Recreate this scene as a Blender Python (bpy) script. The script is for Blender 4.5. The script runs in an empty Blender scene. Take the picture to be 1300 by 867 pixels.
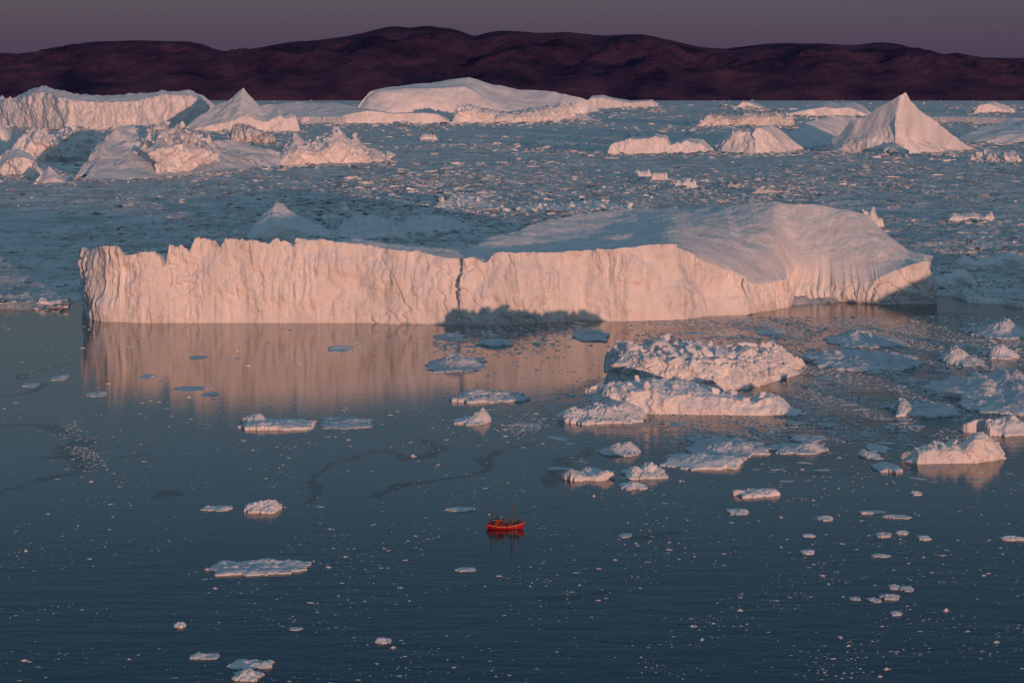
import bpy, bmesh, math, random
import numpy as np
from mathutils import Vector, Matrix

C = bpy.context.scene.collection
S = bpy.context.scene
rnd = random.Random(7)
npr = np.random.default_rng(11)

# ------------------------------------------------------------------ camera
FPX, CX, CY, HZ, CAMH = 3000.0, 650.0, 433.5, 105.0, 165.0     # lens and horizon of a 1300 x 867 frame
PITCH = math.atan((CY - HZ) / FPX)
cam = bpy.data.cameras.new('camera'); cam.sensor_width = 36.0; cam.lens = FPX / 1300 * 36
cam.clip_start = 1.0; cam.clip_end = 120000.0
cam_o = bpy.data.objects.new('camera', cam); C.objects.link(cam_o)
cam_o.location = (0, 0, CAMH); cam_o.rotation_euler = (math.radians(90) - PITCH, 0, 0)
S.camera = cam_o

# ------------------------------------------------------------------ sky and sun
SUN_EL, SUN_AZ = math.radians(2.0), math.radians(162.0)         # azimuth from +Y towards +X
w = bpy.data.worlds.new('World'); S.world = w; w.use_nodes = True
wn = w.node_tree.nodes; wl = w.node_tree.links; wn.clear()
sky = wn.new('ShaderNodeTexSky'); sky.sky_type = 'NISHITA'; sky.sun_disc = False
sky.sun_elevation = SUN_EL; sky.sun_rotation = SUN_AZ
sky.altitude = 100; sky.air_density = 1.0; sky.dust_density = 1.0; sky.ozone_density = 1.5
bg = wn.new('ShaderNodeBackground'); bg.inputs['Strength'].default_value = 0.09
wo = wn.new('ShaderNodeOutputWorld')
tn = wn.new('ShaderNodeMix'); tn.data_type = 'RGBA'; tn.blend_type = 'MULTIPLY'; tn.inputs['Factor'].default_value = 1.0; tn.inputs[7].default_value = (0.42, 0.66, 1.05, 1)
wl.new(sky.outputs[0], tn.inputs[6]); wl.new(tn.outputs[2], bg.inputs[0])
# twilight air over the whole dome: mauve belt at the horizon, slate blue above, the same all the way round
tcw = wn.new('ShaderNodeTexCoord'); sxy = wn.new('ShaderNodeSeparateXYZ'); wl.new(tcw.outputs['Generated'], sxy.inputs[0])
tw = wn.new('ShaderNodeValToRGB'); tw.color_ramp.interpolation = 'EASE'
SKY = [(0.0, (0.046, 0.026, 0.090)), (0.020, (0.034, 0.023, 0.088)), (0.045, (0.040, 0.027, 0.094)), (0.11, (0.064, 0.064, 0.088)), (0.17, (0.046, 0.066, 0.094)), (0.27, (0.010, 0.034, 0.064)), (0.55, (0.090, 0.140, 0.178)), (1.0, (0.120, 0.188, 0.222))]
while len(tw.color_ramp.elements) < len(SKY): tw.color_ramp.elements.new(0.5)
for q, (p_, c_) in zip(tw.color_ramp.elements, SKY): q.position = p_; q.color = (*c_, 1)
wl.new(sxy.outputs[2], tw.inputs[0])
bg2 = wn.new('ShaderNodeBackground'); bg2.inputs['Strength'].default_value = 1.0; wl.new(tw.outputs[0], bg2.inputs[0])
ad = wn.new('ShaderNodeAddShader'); wl.new(bg.outputs[0], ad.inputs[0]); wl.new(bg2.outputs[0], ad.inputs[1]); wl.new(ad.outputs[0], wo.inputs[0])
sl = bpy.data.lights.new('sun', 'SUN'); sl.energy = 2.4; sl.angle = math.radians(0.5); sl.color = (1.0, 0.47, 0.31)
sun = bpy.data.objects.new('sun', sl); C.objects.link(sun)
sdir = Vector((math.sin(SUN_AZ) * math.cos(SUN_EL), math.cos(SUN_AZ) * math.cos(SUN_EL), math.sin(SUN_EL)))
sun.rotation_euler = sdir.to_track_quat('Z', 'Y').to_euler(); sun.location = sdir * 3000
S.view_settings.view_transform = 'Standard'; S.view_settings.look = 'None'
S.view_settings.exposure = 0.0; S.view_settings.gamma = 1.0
try: S.view_settings.use_curve_mapping = False
except Exception: pass

# ------------------------------------------------------------------ where a point of the photo stands on the sea
cp, sp = math.cos(PITCH), math.sin(PITCH)
def P(px, py, z=0.0):
    xc, yc = (px - CX) / FPX, (CY - py) / FPX
    dy, dz = cp + yc * sp, -sp + yc * cp
    t = (z - CAMH) / dz
    return Vector((xc * t, dy * t, z))
def zt(Y, ytop):                                                # height whose top is seen at row ytop, Y metres away
    yc = (CY - ytop) / FPX
    return CAMH + Y * (-sp + yc * cp) / (cp + yc * sp)
def XatY(px, Y): return (px - CX) / FPX * Y * 1.0 / cp / 1.0 * (cp * cp + sp * sp)
def proj(V):                                                    # rows of points -> pixels
    V = np.asarray(V, float); x, y, z = V[..., 0], V[..., 1], V[..., 2] - CAMH
    d = y * cp - z * sp; u = y * sp + z * cp
    return CX + FPX * x / d, CY - FPX * u / d

# ------------------------------------------------------------------ noise
def _h(ix, iy, iz, k):
    h = (ix.astype(np.uint32) * np.uint32(374761393)) ^ (iy.astype(np.uint32) * np.uint32(668265263)) ^ (iz.astype(np.uint32) * np.uint32(2147483647)) ^ np.uint32((k * 1274126177) & 0xffffffff)
    h = (h ^ (h >> np.uint32(13))) * np.uint32(1274126177)
    h = (h ^ (h >> np.uint32(16))) * np.uint32(2246822519)
    return (h ^ (h >> np.uint32(15)))
_G = npr.normal(size=(256, 3)).astype(np.float32); _G /= np.linalg.norm(_G, axis=1, keepdims=True)
def pn(x, y, z, k=0):                                           # gradient noise about -1..1
    x, y, z = np.broadcast_arrays(np.asarray(x, np.float64), np.asarray(y, np.float64), np.asarray(z, np.float64))
    ix, iy, iz = np.floor(x).astype(np.int64), np.floor(y).astype(np.int64), np.floor(z).astype(np.int64)
    fx, fy, fz = (x - ix).astype(np.float32), (y - iy).astype(np.float32), (z - iz).astype(np.float32)
    u, v, w_ = fx**3*(fx*(fx*6-15)+10), fy**3*(fy*(fy*6-15)+10), fz**3*(fz*(fz*6-15)+10)
    def g(a, b, c):
        G = _G[_h(ix + a, iy + b, iz + c, k) & np.uint32(255)]
        return G[..., 0]*(fx-a) + G[..., 1]*(fy-b) + G[..., 2]*(fz-c)
    L = lambda a, b, t: a + (b - a) * t
    r = L(L(L(g(0,0,0), g(1,0,0), u), L(g(0,1,0), g(1,1,0), u), v), L(L(g(0,0,1), g(1,0,1), u), L(g(0,1,1), g(1,1,1), u), v), w_)
    return r * 1.55
def fbm(x, y, z, o=4, k=0, gain=0.5):
    a, s, f = 1.0, 0.0, 1.0
    for i in range(o):
        s = s + a * pn(x * f, y * f, z * f, k + i * 17); a *= gain; f *= 2.03
    return s
def ridged(x, y, z, o=4, k=0, gain=0.5):
    a, s, f = 1.0, 0.0, 1.0
    for i in range(o):
        s = s + a * (1 - 2 * np.abs(pn(x * f, y * f, z * f, k + i * 17))); a *= gain; f *= 2.03
    return s
def worley(x, y, k=0):                                          # 2-D cells: nearest and second distance, cell id
    ix, iy = np.floor(x).astype(np.int64), np.floor(y).astype(np.int64)
    d1 = np.full(x.shape, 9.0); d2 = d1.copy(); cid = np.zeros(x.shape)
    for a in (-1, 0, 1):
        for b in (-1, 0, 1):
            h = _h(ix + a, iy + b, ix * 0, k)
            qx = ix + a + (h & np.uint32(1023)) / 1023.0; qy = iy + b + ((h >> np.uint32(10)) & np.uint32(1023)) / 1023.0
            d = np.hypot(qx - x, qy - y); c = ((h >> np.uint32(20)) & np.uint32(1023)) / 1023.0
            m = d < d1
            d2 = np.where(m, d1, np.minimum(d2, d)); cid = np.where(m, c, cid); d1 = np.where(m, d, d1)
    return d1, d2, cid
def sstep(a, b, x):
    t = np.clip((x - a) / (b - a), 0, 1); return t * t * (3 - 2 * t)

# ------------------------------------------------------------------ materials
def mat(name):
    m = bpy.data.materials.new(name); m.use_nodes = True
    n = m.node_tree.nodes; b = n['Principled BSDF']
    return m, n, m.node_tree.links, b
def N(n, t, **kw):
    o = n.new(t)
    for k, v in kw.items():
        if k in ('operation', 'blend_type', 'data_type', 'attribute_name', 'feature', 'distance', 'noise_type'): setattr(o, k, v)
        else: o.inputs[k].default_value = v
    return o
def ramp(n, pts):
    r = n.new('ShaderNodeValToRGB'); e = r.color_ramp.elements
    while len(e) < len(pts): e.new(0.5)
    for q, (p, c) in zip(e, pts):
        q.position = p; q.color = (*c, 1) if len(c) == 3 else c
    return r
def plain(name, col, rough=0.6, metal=0.0, var=0.15):
    m, n, l, b = mat(name)
    g = n.new('ShaderNodeNewGeometry'); t = N(n, 'ShaderNodeTexNoise', Scale=3.0, Detail=4.0)
    l.new(g.outputs['Position'], t.inputs['Vector'])
    r = ramp(n, [(0.3, tuple(c * (1 - var) for c in col)), (0.7, tuple(min(1, c * (1 + var)) for c in col))])
    l.new(t.outputs['Fac'], r.inputs[0]); l.new(r.outputs[0], b.inputs['Base Color'])
    b.inputs['Roughness'].default_value = rough; b.inputs['Metallic'].default_value = metal
    return m
def ice_mat(name, c_lo, c_hi, big=30.0, fine=1.2, bump=0.6, dirt=None, rough=0.65, vstretch=1.0, dirt_amt=0.62):
    """glacier ice: two tones of the ice itself in large patches, grain, fine relief, optional moraine dirt"""
    m, n, l, b = mat(name)
    g = n.new('ShaderNodeNewGeometry')
    mp = N(n, 'ShaderNodeVectorMath', operation='MULTIPLY'); mp.inputs[1].default_value = (1, 1, vstretch)
    l.new(g.outputs['Position'], mp.inputs[0])
    t1 = N(n, 'ShaderNodeTexNoise', Scale=1.0 / big, Detail=6.0, Roughness=0.6); l.new(mp.outputs[0], t1.inputs['Vector'])
    r = ramp(n, [(0.32, c_lo), (0.62, c_hi)]); l.new(t1.outputs['Fac'], r.inputs[0])
    col = r.outputs[0]
    if dirt:
        t3 = N(n, 'ShaderNodeTexNoise', Scale=2.2 / big, Detail=8.0, Roughness=0.7); l.new(mp.outputs[0], t3.inputs['Vector'])
        rr = ramp(n, [(dirt_amt, (0, 0, 0)), (dirt_amt + 0.1, (1, 1, 1))]); l.new(t3.outputs['Fac'], rr.inputs[0])
        mx = N(n, 'ShaderNodeMix', data_type='RGBA'); l.new(rr.outputs[0], mx.inputs['Factor'])
        l.new(col, mx.inputs[6]); mx.inputs[7].default_value = (*dirt, 1); col = mx.outputs[2]
    l.new(col, b.inputs['Base Color'])
    t2 = N(n, 'ShaderNodeTexNoise', Scale=1.0 / fine, Detail=8.0, Roughness=0.65); l.new(mp.outputs[0], t2.inputs['Vector'])
    bp = N(n, 'ShaderNodeBump', Strength=bump, Distance=fine * 0.5); l.new(t2.outputs['Fac'], bp.inputs['Height'])
    l.new(bp.outputs[0], b.inputs['Normal'])
    b.inputs['Roughness'].default_value = rough; b.inputs['Specular IOR Level'].default_value = 0.25
    return m
M = {}
M['cliff'] = ice_mat('cliff_ice', (0.68, 0.69, 0.69), (0.87, 0.86, 0.84), 16, 2.2, 0.7, vstretch=0.35, dirt=(0.52, 0.47, 0.42), dirt_amt=0.60)
M['far'] = ice_mat('far_ice', (0.66, 0.67, 0.69), (0.84, 0.84, 0.84), 60, 6.0, 0.6)
M['rubble'] = ice_mat('rubble_ice', (0.66, 0.69, 0.71), (0.86, 0.86, 0.86), 9, 0.9, 0.6)
M['dirty'] = ice_mat('dirty_ice', (0.50, 0.49, 0.48), (0.78, 0.78, 0.78), 40, 5.0, 0.6, dirt=(0.20, 0.17, 0.155), dirt_amt=0.54)
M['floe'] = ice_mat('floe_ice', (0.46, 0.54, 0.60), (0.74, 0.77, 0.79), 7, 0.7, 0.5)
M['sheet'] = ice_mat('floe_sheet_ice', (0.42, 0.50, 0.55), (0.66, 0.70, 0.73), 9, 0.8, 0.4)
M['bit'] = ice_mat('small_ice', (0.60, 0.62, 0.64), (0.80, 0.80, 0.80), 5, 0.4, 0.5)
M['pack'] = ice_mat('pack_ice_surface', (0.44, 0.46, 0.46), (0.80, 0.80, 0.79), 80, 6.0, 0.9, dirt=(0.13, 0.15, 0.16), dirt_amt=0.56)
M['packbit'] = ice_mat('pack_rubble_ice', (0.34, 0.39, 0.44), (0.68, 0.70, 0.73), 50, 4.0, 0.6)
def island_mat(name, pts):
    m, n, l, b = mat(name)
    g = n.new('ShaderNodeNewGeometry'); r = ramp(n, pts); l.new(g.outputs['Random Per Island'], r.inputs[0]); l.new(r.outputs[0], b.inputs['Base Color'])
    b.inputs['Roughness'].default_value = 0.7; b.inputs['Specular IOR Level'].default_value = 0.2
    return m
M['brash'] = island_mat('brash_ice', [(0.0, (0.42, 0.49, 0.53)), (0.5, (0.70, 0.74, 0.76)), (1.0, (0.88, 0.88, 0.88))])
M['packbit'] = island_mat('pack_rubble_ice', [(0.0, (0.16, 0.18, 0.20)), (0.2, (0.42, 0.46, 0.48)), (0.7, (0.70, 0.72, 0.73)), (1.0, (0.88, 0.88, 0.88))])
M['red'] = plain('red_hull_paint', (0.40, 0.010, 0.024), 0.45)
M['dark_red'] = plain('dark_red_antifouling', (0.06, 0.006, 0.008), 0.6)
M['cream'] = plain('cream_paint', (0.62, 0.50, 0.30), 0.5)
M['orange'] = plain('orange_wheelhouse_paint', (0.36, 0.075, 0.018), 0.5)
M['deck'] = plain('worn_deck_timber', (0.16, 0.09, 0.06), 0.8)
M['wood'] = plain('varnished_spar', (0.23, 0.085, 0.035), 0.5)
M['wire'] = plain('dark_rigging_wire', (0.035, 0.03, 0.03), 0.6)
M['white'] = plain('white_paint', (0.80, 0.80, 0.78), 0.4, var=0.04)
M['glass'] = plain('dark_window_glass', (0.02, 0.025, 0.03), 0.1)
M['black'] = plain('black_rubber', (0.02, 0.02, 0.02), 0.8)
M['skin'] = plain('skin', (0.45, 0.26, 0.18), 0.6)
M['navy'] = plain('navy_jacket', (0.02, 0.025, 0.045), 0.8)
M['blackc'] = plain('black_jacket', (0.015, 0.015, 0.017), 0.8)
M['redc'] = plain('red_jacket', (0.45, 0.03, 0.035), 0.8)
M['brownc'] = plain('brown_jacket', (0.10, 0.05, 0.03), 0.8)
M['greyc'] = plain('grey_jacket', (0.14, 0.14, 0.15), 0.8)
M['trouser'] = plain('dark_trousers', (0.018, 0.018, 0.022), 0.8)

def water_mat():
    m, n, l, b = mat('sea_water')
    g = n.new('ShaderNodeNewGeometry')
    at = N(n, 'ShaderNodeAttribute', attribute_name='open')
    # long wind-drawn streaks where the skin of young ice is broken
    sc = N(n, 'ShaderNodeVectorMath', operation='MULTIPLY'); sc.inputs[1].default_value = (0.45, 1.0, 1.0); l.new(g.outputs['Position'], sc.inputs[0])
    wv = N(n, 'ShaderNodeTexNoise', Scale=0.012, Detail=3.0, Roughness=0.6); l.new(sc.outputs[0], wv.inputs['Vector'])
    wm = N(n, 'ShaderNodeVectorMath', operation='SCALE'); wm.inputs['Scale'].default_value = 60.0; l.new(wv.outputs['Color'], wm.inputs[0])
    wa = N(n, 'ShaderNodeVectorMath', operation='ADD'); l.new(sc.outputs[0], wa.inputs[0]); l.new(wm.outputs[0], wa.inputs[1])
    st = N(n, 'ShaderNodeTexNoise', Scale=0.016, Detail=5.0, Roughness=0.62); l.new(wa.outputs[0], st.inputs['Vector'])
    sr = N(n, 'ShaderNodeMath', operation='MULTIPLY_ADD'); l.new(st.outputs['Fac'], sr.inputs[0]); sr.inputs[1].default_value = 1.0; l.new(at.outputs['Fac'], sr.inputs[2])
    fine = N(n, 'ShaderNodeTexNoise', Scale=0.22, Detail=5.0, Roughness=0.7); l.new(sc.outputs[0], fine.inputs['Vector'])
    s2 = N(n, 'ShaderNodeMath', operation='MULTIPLY_ADD'); l.new(fine.outputs['Fac'], s2.inputs[0]); s2.inputs[1].default_value = 0.5; l.new(sr.outputs[0], s2.inputs[2])
    mk = ramp(n, [(0.0, (0, 0, 0)), (1.0, (1, 1, 1))])
    mr = n.new('ShaderNodeMapRange'); mr.inputs['From Min'].default_value = 0.86; mr.inputs['From Max'].default_value = 1.08; l.new(s2.outputs[0], mr.inputs['Value'])
    op = mr.outputs['Result']
    # water colour: young ice film slightly paler and greyer than the open leads
    cr = ramp(n, [(0.0, (0.086, 0.090, 0.094)), (1.0, (0.003, 0.008, 0.016))]); l.new(op, cr.inputs[0]); 
    wd = N(n, 'ShaderNodeAttribute', attribute_name='wind'); wr = n.new('ShaderNodeMapRange'); wr.inputs['From Min'].default_value = 0.014; wr.inputs['From Max'].default_value = 0.055; l.new(wd.outputs['Fac'], wr.inputs['Value'])
    cm = N(n, 'ShaderNodeMix', data_type='RGBA'); l.new(wr.outputs['Result'], cm.inputs['Factor']); l.new(cr.outputs[0], cm.inputs[6]); cm.inputs[7].default_value = (0.003, 0.009, 0.015, 1); l.new(cm.outputs[2], b.inputs['Base Color'])
    ro = n.new('ShaderNodeMapRange'); ro.inputs['To Min'].default_value = 0.015; ro.inputs['To Max'].default_value = 0.08; l.new(op, ro.inputs['Value']); l.new(ro.outputs['Result'], b.inputs['Roughness'])
    b.inputs['IOR'].default_value = 1.33
    sp_ = n.new('ShaderNodeMapRange'); sp_.inputs['To Min'].default_value = 0.5; sp_.inputs['To Max'].default_value = 0.22; l.new(op, sp_.inputs['Value']); l.new(sp_.outputs['Result'], b.inputs['Specular IOR Level'])
    # ripples
    rp = N(n, 'ShaderNodeTexNoise', Scale=0.55, Detail=4.0, Roughness=0.6); l.new(sc.outputs[0], rp.inputs['Vector'])
    bs = n.new('ShaderNodeMapRange'); bs.inputs['To Min'].default_value = 0.03; bs.inputs['To Max'].default_value = 0.06; l.new(op, bs.inputs['Value'])
    bp = N(n, 'ShaderNodeBump', Distance=1.0); l.new(rp.outputs['Fac'], bp.inputs['Height']); l.new(bs.outputs['Result'], bp.inputs['Strength'])
    # wind waves, stronger out on the open water
    wd = N(n, 'ShaderNodeAttribute', attribute_name='wind')
    s3 = N(n, 'ShaderNodeVectorMath', operation='MULTIPLY'); s3.inputs[1].default_value = (0.38, 1.0, 1.0); l.new(g.outputs['Position'], s3.inputs[0])
    w1 = N(n, 'ShaderNodeTexNoise', Scale=0.11, Detail=7.0, Roughness=0.62); l.new(s3.outputs[0], w1.inputs['Vector'])
    b2 = N(n, 'ShaderNodeBump', Distance=3.0); l.new(w1.outputs['Fac'], b2.inputs['Height']); l.new(wd.outputs['Fac'], b2.inputs['Strength'])
    l.new(bp.outputs[0], b2.inputs['Normal']); bp = b2
    l.new(bp.outputs[0], b.inputs['Normal'])
    return m
M['water'] = water_mat()

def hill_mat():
    m, n, l, b = mat('haze_tinted_rock_tundra')
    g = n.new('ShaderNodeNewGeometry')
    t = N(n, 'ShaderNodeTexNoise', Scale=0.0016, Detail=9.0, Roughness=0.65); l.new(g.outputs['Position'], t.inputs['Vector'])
    r = ramp(n, [(0.37, (0.018, 0.020, 0.062)), (0.47, (0.074, 0.042, 0.112)), (0.63, (0.150, 0.076, 0.140))]); l.new(t.outputs['Fac'], r.inputs[0])  # violet of the distant haze painted into the rock and tundra tones
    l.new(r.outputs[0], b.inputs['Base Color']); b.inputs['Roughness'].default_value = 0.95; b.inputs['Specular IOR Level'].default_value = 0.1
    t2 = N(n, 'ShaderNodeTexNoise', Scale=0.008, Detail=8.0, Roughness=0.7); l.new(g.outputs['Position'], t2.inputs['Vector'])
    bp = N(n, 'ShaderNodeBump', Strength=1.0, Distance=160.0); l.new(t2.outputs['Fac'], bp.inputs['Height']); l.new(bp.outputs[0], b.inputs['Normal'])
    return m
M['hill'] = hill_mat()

# ------------------------------------------------------------------ mesh helpers
def mesh_from(name, V, F, m=None, smooth=True):
    """V (n,3); F (k,3) or (k,4) int array or list of polygons"""
    me = bpy.data.meshes.new(name)
    V = np.asarray(V, np.float32)
    if isinstance(F, np.ndarray):
        k, q = F.shape
        me.vertices.add(len(V)); me.vertices.foreach_set('co', V.ravel())
        me.loops.add(k * q); me.loops.foreach_set('vertex_index', F.astype(np.int32).ravel())
        me.polygons.add(k); me.polygons.foreach_set('loop_start', np.arange(0, k * q, q, dtype=np.int32))
        me.update(calc_edges=True)
    else:
        me.from_pydata([tuple(v) for v in V.tolist()], [], F); me.update()
    me.polygons.foreach_set('use_smooth', np.full(len(me.polygons), smooth)); me.validate()
    if m: me.materials.append(m)
    return me
def link(name, me, parent=None, loc=None):
    o = bpy.data.objects.new(name, me); C.objects.link(o)
    if parent: o.parent = parent
    if loc is not None: o.location = loc
    return o
def empty(name, loc, rz=0.0):
    o = bpy.data.objects.new(name, None); C.objects.link(o); o.location = loc; o.rotation_euler = (0, 0, rz); o.empty_display_size = 0.5
    return o
def tag(o, label=None, cat=None, group=None, kind=None):
    if label: o['label'] = label
    if cat: o['category'] = cat
    if group: o['group'] = group
    if kind: o['kind'] = kind
    return o
def gridF(nu, nv, cyc):
    i = np.arange(nu if cyc else nu - 1)[:, None]; j = np.arange(nv - 1)[None, :]
    i2 = (i + 1) % nu
    a, b_, c, d = i * nv + j, i2 * nv + j, i2 * nv + j + 1, i * nv + j + 1
    return np.stack([np.broadcast_to(q, (i.shape[0], j.shape[1])) for q in (a, b_, c, d)], -1).reshape(-1, 4)
def centred(V, F, name, m, smooth=True):
    """link a mesh whose object origin stands on the water under its middle"""
    c = np.array([V[:, 0].mean(), V[:, 1].mean(), 0.0])
    return link(name, mesh_from(name, V - c, F, m, smooth), loc=tuple(c))

# ------------------------------------------------------------------ icebergs: a closed loft, waterline -> cliff -> rim -> crest
def berg_mesh(front, back, spine, du, nvc, nvt, flute=(2.0, 9.0, 4.0), lump=(1.0, 18.0), top=(0.8, 14.0), rub=(0.0, 8.0), seed=0, backw=0.3, ease=1.0, talus=1.5, smooth_rim=30.0, jagk=1.0):
    """front: (px, py, ytop, inset, jag, dip) left to right on the water; back: (px, Y, z, inset); spine: (px, Y, ytop)"""
    pts = []
    for (px, py, yt, ins, jag, dip) in front:
        p = P(px, py); pts.append((p.x, p.y, max(0.3, zt(p.y + ins, yt)), ins, jag, dip, 1.0))
    for (px, Y, z, ins) in back:
        pts.append((XatY(px, Y), Y, z, ins, 0.0, 0.0, backw))
    A = np.array(pts + [pts[0]], float)
    seg = np.hypot(np.diff(A[:, 0]), np.diff(A[:, 1]))
    n = np.maximum(1, np.round(seg * A[:-1, 6] / du)).astype(int)
    Q = np.concatenate([A[i] + (A[i + 1] - A[i]) * (np.arange(k) / k)[:, None] for i, k in enumerate(n)])
    nu = len(Q)
    d = np.roll(Q[:, :2], -2, 0) - np.roll(Q[:, :2], 2, 0)
    for _ in range(3): d = (np.roll(d, 1, 0) + d + np.roll(d, -1, 0)) / 3
    d /= np.linalg.norm(d, axis=1, keepdims=True) + 1e-9
    out = np.stack([d[:, 1], -d[:, 0]], 1)                      # outward for a loop that runs left to right in front
    Sx = np.array([XatY(p, Y) for p, Y, _ in spine]); Sy = np.array([Y for _, Y, _ in spine]); Sz = np.array([zt(Y, t) for _, Y, t in spine])
    sx = np.clip(Q[:, 0], Sx[0], Sx[-1]); sy = np.interp(sx, Sx, Sy); sz = np.interp(sx, Sx, Sz)
    arc = np.cumsum(np.hypot(*(np.roll(Q[:, :2], -1, 0) - Q[:, :2]).T))
    jn = pn(arc / 11.0, 0.3, seed, 5) + 0.6 * pn(arc / 4.3, 0.7, seed, 6)
    jagz = jagk * Q[:, 4] * (jn + .35 * pn(arc / 1.9, 0.2, seed, 7))
    rimz = Q[:, 2]
    fa, fl, fk = flute
    rows = []
    vs = np.concatenate([[-0.06], np.linspace(0, 1, nvc)])
    for v in vs:
        vv = max(v, 0.0)
        z = vv * (rimz + jagz) if v >= 0 else np.full(nu, -2.5)
        ins = Q[:, 3] * vv ** talus
        x, y = Q[:, 0] - out[:, 0] * ins, Q[:, 1] - out[:, 1] * ins
        f = fa * ridged(x / fl, y / fl, z / (fl * fk), 5, seed + 1, 0.55) * 0.6
        f = f * (0.25 + 1.0 * sstep(-.35, .5, pn(x / (fl * 5), y / (fl * 5), z / (fl * 3), seed + 60)))
        cr_ = pn((x + z * .6) / (fl * 3.2), y / (fl * 3.2), z / (fl * 4.5), seed + 61) + .25 * pn(x / fl, y / fl, z / fl, seed + 62)
        f = f - fa * .9 * np.exp(-(cr_ / .035) ** 2) * sstep(-.1, .3, pn(x / (fl * 6), y / (fl * 6), z / (fl * 5), seed + 63))
        g = lump[0] * fbm(x / lump[1], y / lump[1], z / lump[1], 5, seed + 40, 0.55)
        dd = (f + g) * (0.45 + 0.55 * min(1, vv * 3)) * np.clip((rimz + 2) / 12, 0.15, 1)
        rows.append(np.stack([x + out[:, 0] * dd, y + out[:, 1] * dd, z], 1))
    rim = rows[-1]; insq = Q[:, 3]; rim0 = np.stack([Q[:, 0] - out[:, 0] * insq, Q[:, 1] - out[:, 1] * insq], 1)
    kk = min(max(3, int(smooth_rim / du)), nu // 7); ker = np.hanning(2 * kk + 3)[1:-1]; ker /= ker.sum()
    rs = np.convolve(np.concatenate([rimz[-kk:], rimz, rimz[:kk]]), ker, 'valid')
    sm1 = lambda q: np.convolve(np.concatenate([q[-kk:], q, q[:kk]]), ker, 'valid')
    rim0 = np.stack([sm1(rim0[:, 0]), sm1(rim0[:, 1])], 1)
    L = np.hypot(sx - rim0[:, 0], sy - rim0[:, 1])
    for t in np.linspace(0, 1, nvt + 1)[1:] ** 1.25:
        dec = np.exp(-t * L / 9.0)
        x = rim0[:, 0] + (sx - rim0[:, 0]) * t + (rim[:, 0] - rim0[:, 0]) * dec; y = rim0[:, 1] + (sy - rim0[:, 1]) * t + (rim[:, 1] - rim0[:, 1]) * dec
        e = t ** ease
        z = rs + (sz - rs) * e + (jagz + rimz - rs) * np.exp(-t * L / 9.0) - Q[:, 5] * math.sin(math.pi * min(1, t ** 0.7))
        k = min(1, t * 4) * np.clip(L / 12, 0, 1)
        z = z + k * (top[0] * fbm(x / top[1], y / top[1], seed, 5, seed + 70) + rub[0] * ridged(x / rub[1], y / rub[1], seed, 4, seed + 90, 0.6))
        rows.append(np.stack([x, y, np.maximum(z, -0.4)], 1))
    V = np.stack(rows, 1)
    return V.reshape(-1, 3), gridF(nu, V.shape[1], True)[:, ::-1]
def berg(label, m, *a, **k):
    V, F = berg_mesh(*a, **k)
    return tag(centred(V, F, 'iceberg', m), label, 'iceberg')

# --- the great tabular berg across the middle
J = 3.0
front = [  # px, py water, py top, inset, jag, dip
    (109, 386, 330, 3, 2, 0), (108, 400, 317, 3, 2, 0), (116, 405, 313, 4, 1.2, 0), (130, 408, 312, 5, 1, 0), (152, 409, 312, 5, 1, 0), (156, 409, 320, 6, 1.5, 0),
    (180, 410, 319, 7, 2, 0), (196, 410, 317, 8, 2, 0), (203, 410, 322, 8, 2, 0), (206, 410, 338, 8, 1, 0), (210, 410, 334, 8, 1, 0), (215, 410, 309, 8, 1.5, 0), (232, 410, 311, 8, 2, 0), (240, 410, 324, 8, 2, 0),
    (248, 410, 304, 8, 2, 0), (274, 410, 308, 8, 2.5, 0), (279, 410, 317, 8, 2.5, 0), (288, 410, 306, 8, 2.5, 0), (330, 410, 305, 9, 2.2, 0), (366, 410, 307, 9, 1.8, 0), (371, 410, 313, 9, 1, 0), (375, 410, 303, 9, 1.0, 0),
    (406, 410, 305, 9, 0.8, 0), (450, 410, 309, 9, 0.8, 0), (500, 411, 317, 9, 0.8, 0), (560, 412, 325, 8, 0.8, 0), (574, 412, 327, 8, 0.6, 0), (579, 412, 329, 9, 0.5, 0), (583, 413, 328, 6, 0.5, 2), (600, 413, 327, 6, 0.6, 3),
    (612, 413, 333, 6, 0.6, 4), (617, 413, 333, 6, 0.6, 5), (627, 413, 321, 6, 0.7, 6), (654, 413, 320, 5, 0.5, 8), (656, 413, 324, 5, 0.4, 8), (660, 412, 321, 5, 0.5, 8), (684, 411, 320, 5, 0.4, 9), (686, 411, 324, 5, 0.4, 9), (691, 410, 321, 5, 0.4, 9),
    (740, 407, 318, 5, 0.5, 9), (800, 408, 314, 5, 0.5, 8), (840, 407, 310, 6, 0.4, 5), (868, 406, 310, 9, 0.3, -3), (878, 404, 315, 10, 0.3, -6), (900, 401, 333, 9, 0.4, -8), (930, 400, 346, 8, 0.4, -9), (953, 400, 354, 6, 0.4, -8), (956, 397, 360, 4, 0.3, -7),
    (980, 394, 359, 3, 0.3, -6), (1002, 390, 354, 3, 0.2, -7), (1005, 381, 357, 3, 0.2, -3), (1040, 382, 359, 3, 0.4, -5), (1075, 384, 360, 3, 0.4, -5), (1100, 385, 360, 3, 0.3, -4), (1110, 386, 356, 3, 0.3, -3), (1136, 386, 344, 4, 0.3, -2), (1160, 386, 335, 4, 0.3, -1), (1184, 386, 330, 4, 0.3, 0), (1188, 384, 331, 4, 0.3, 0)]
back = [(1180, 1822, 18, 4), (1160, 1870, 25, 8), (1110, 1945, 30, 10), (1000, 1990, 32, 14), (850, 2030, 30, 14), (700, 2000, 28, 14), (620, 1860, 22, 12), (500, 1760, 25, 10), (250, 1715, 25, 8), (118, 1690, 20, 5)]
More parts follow.
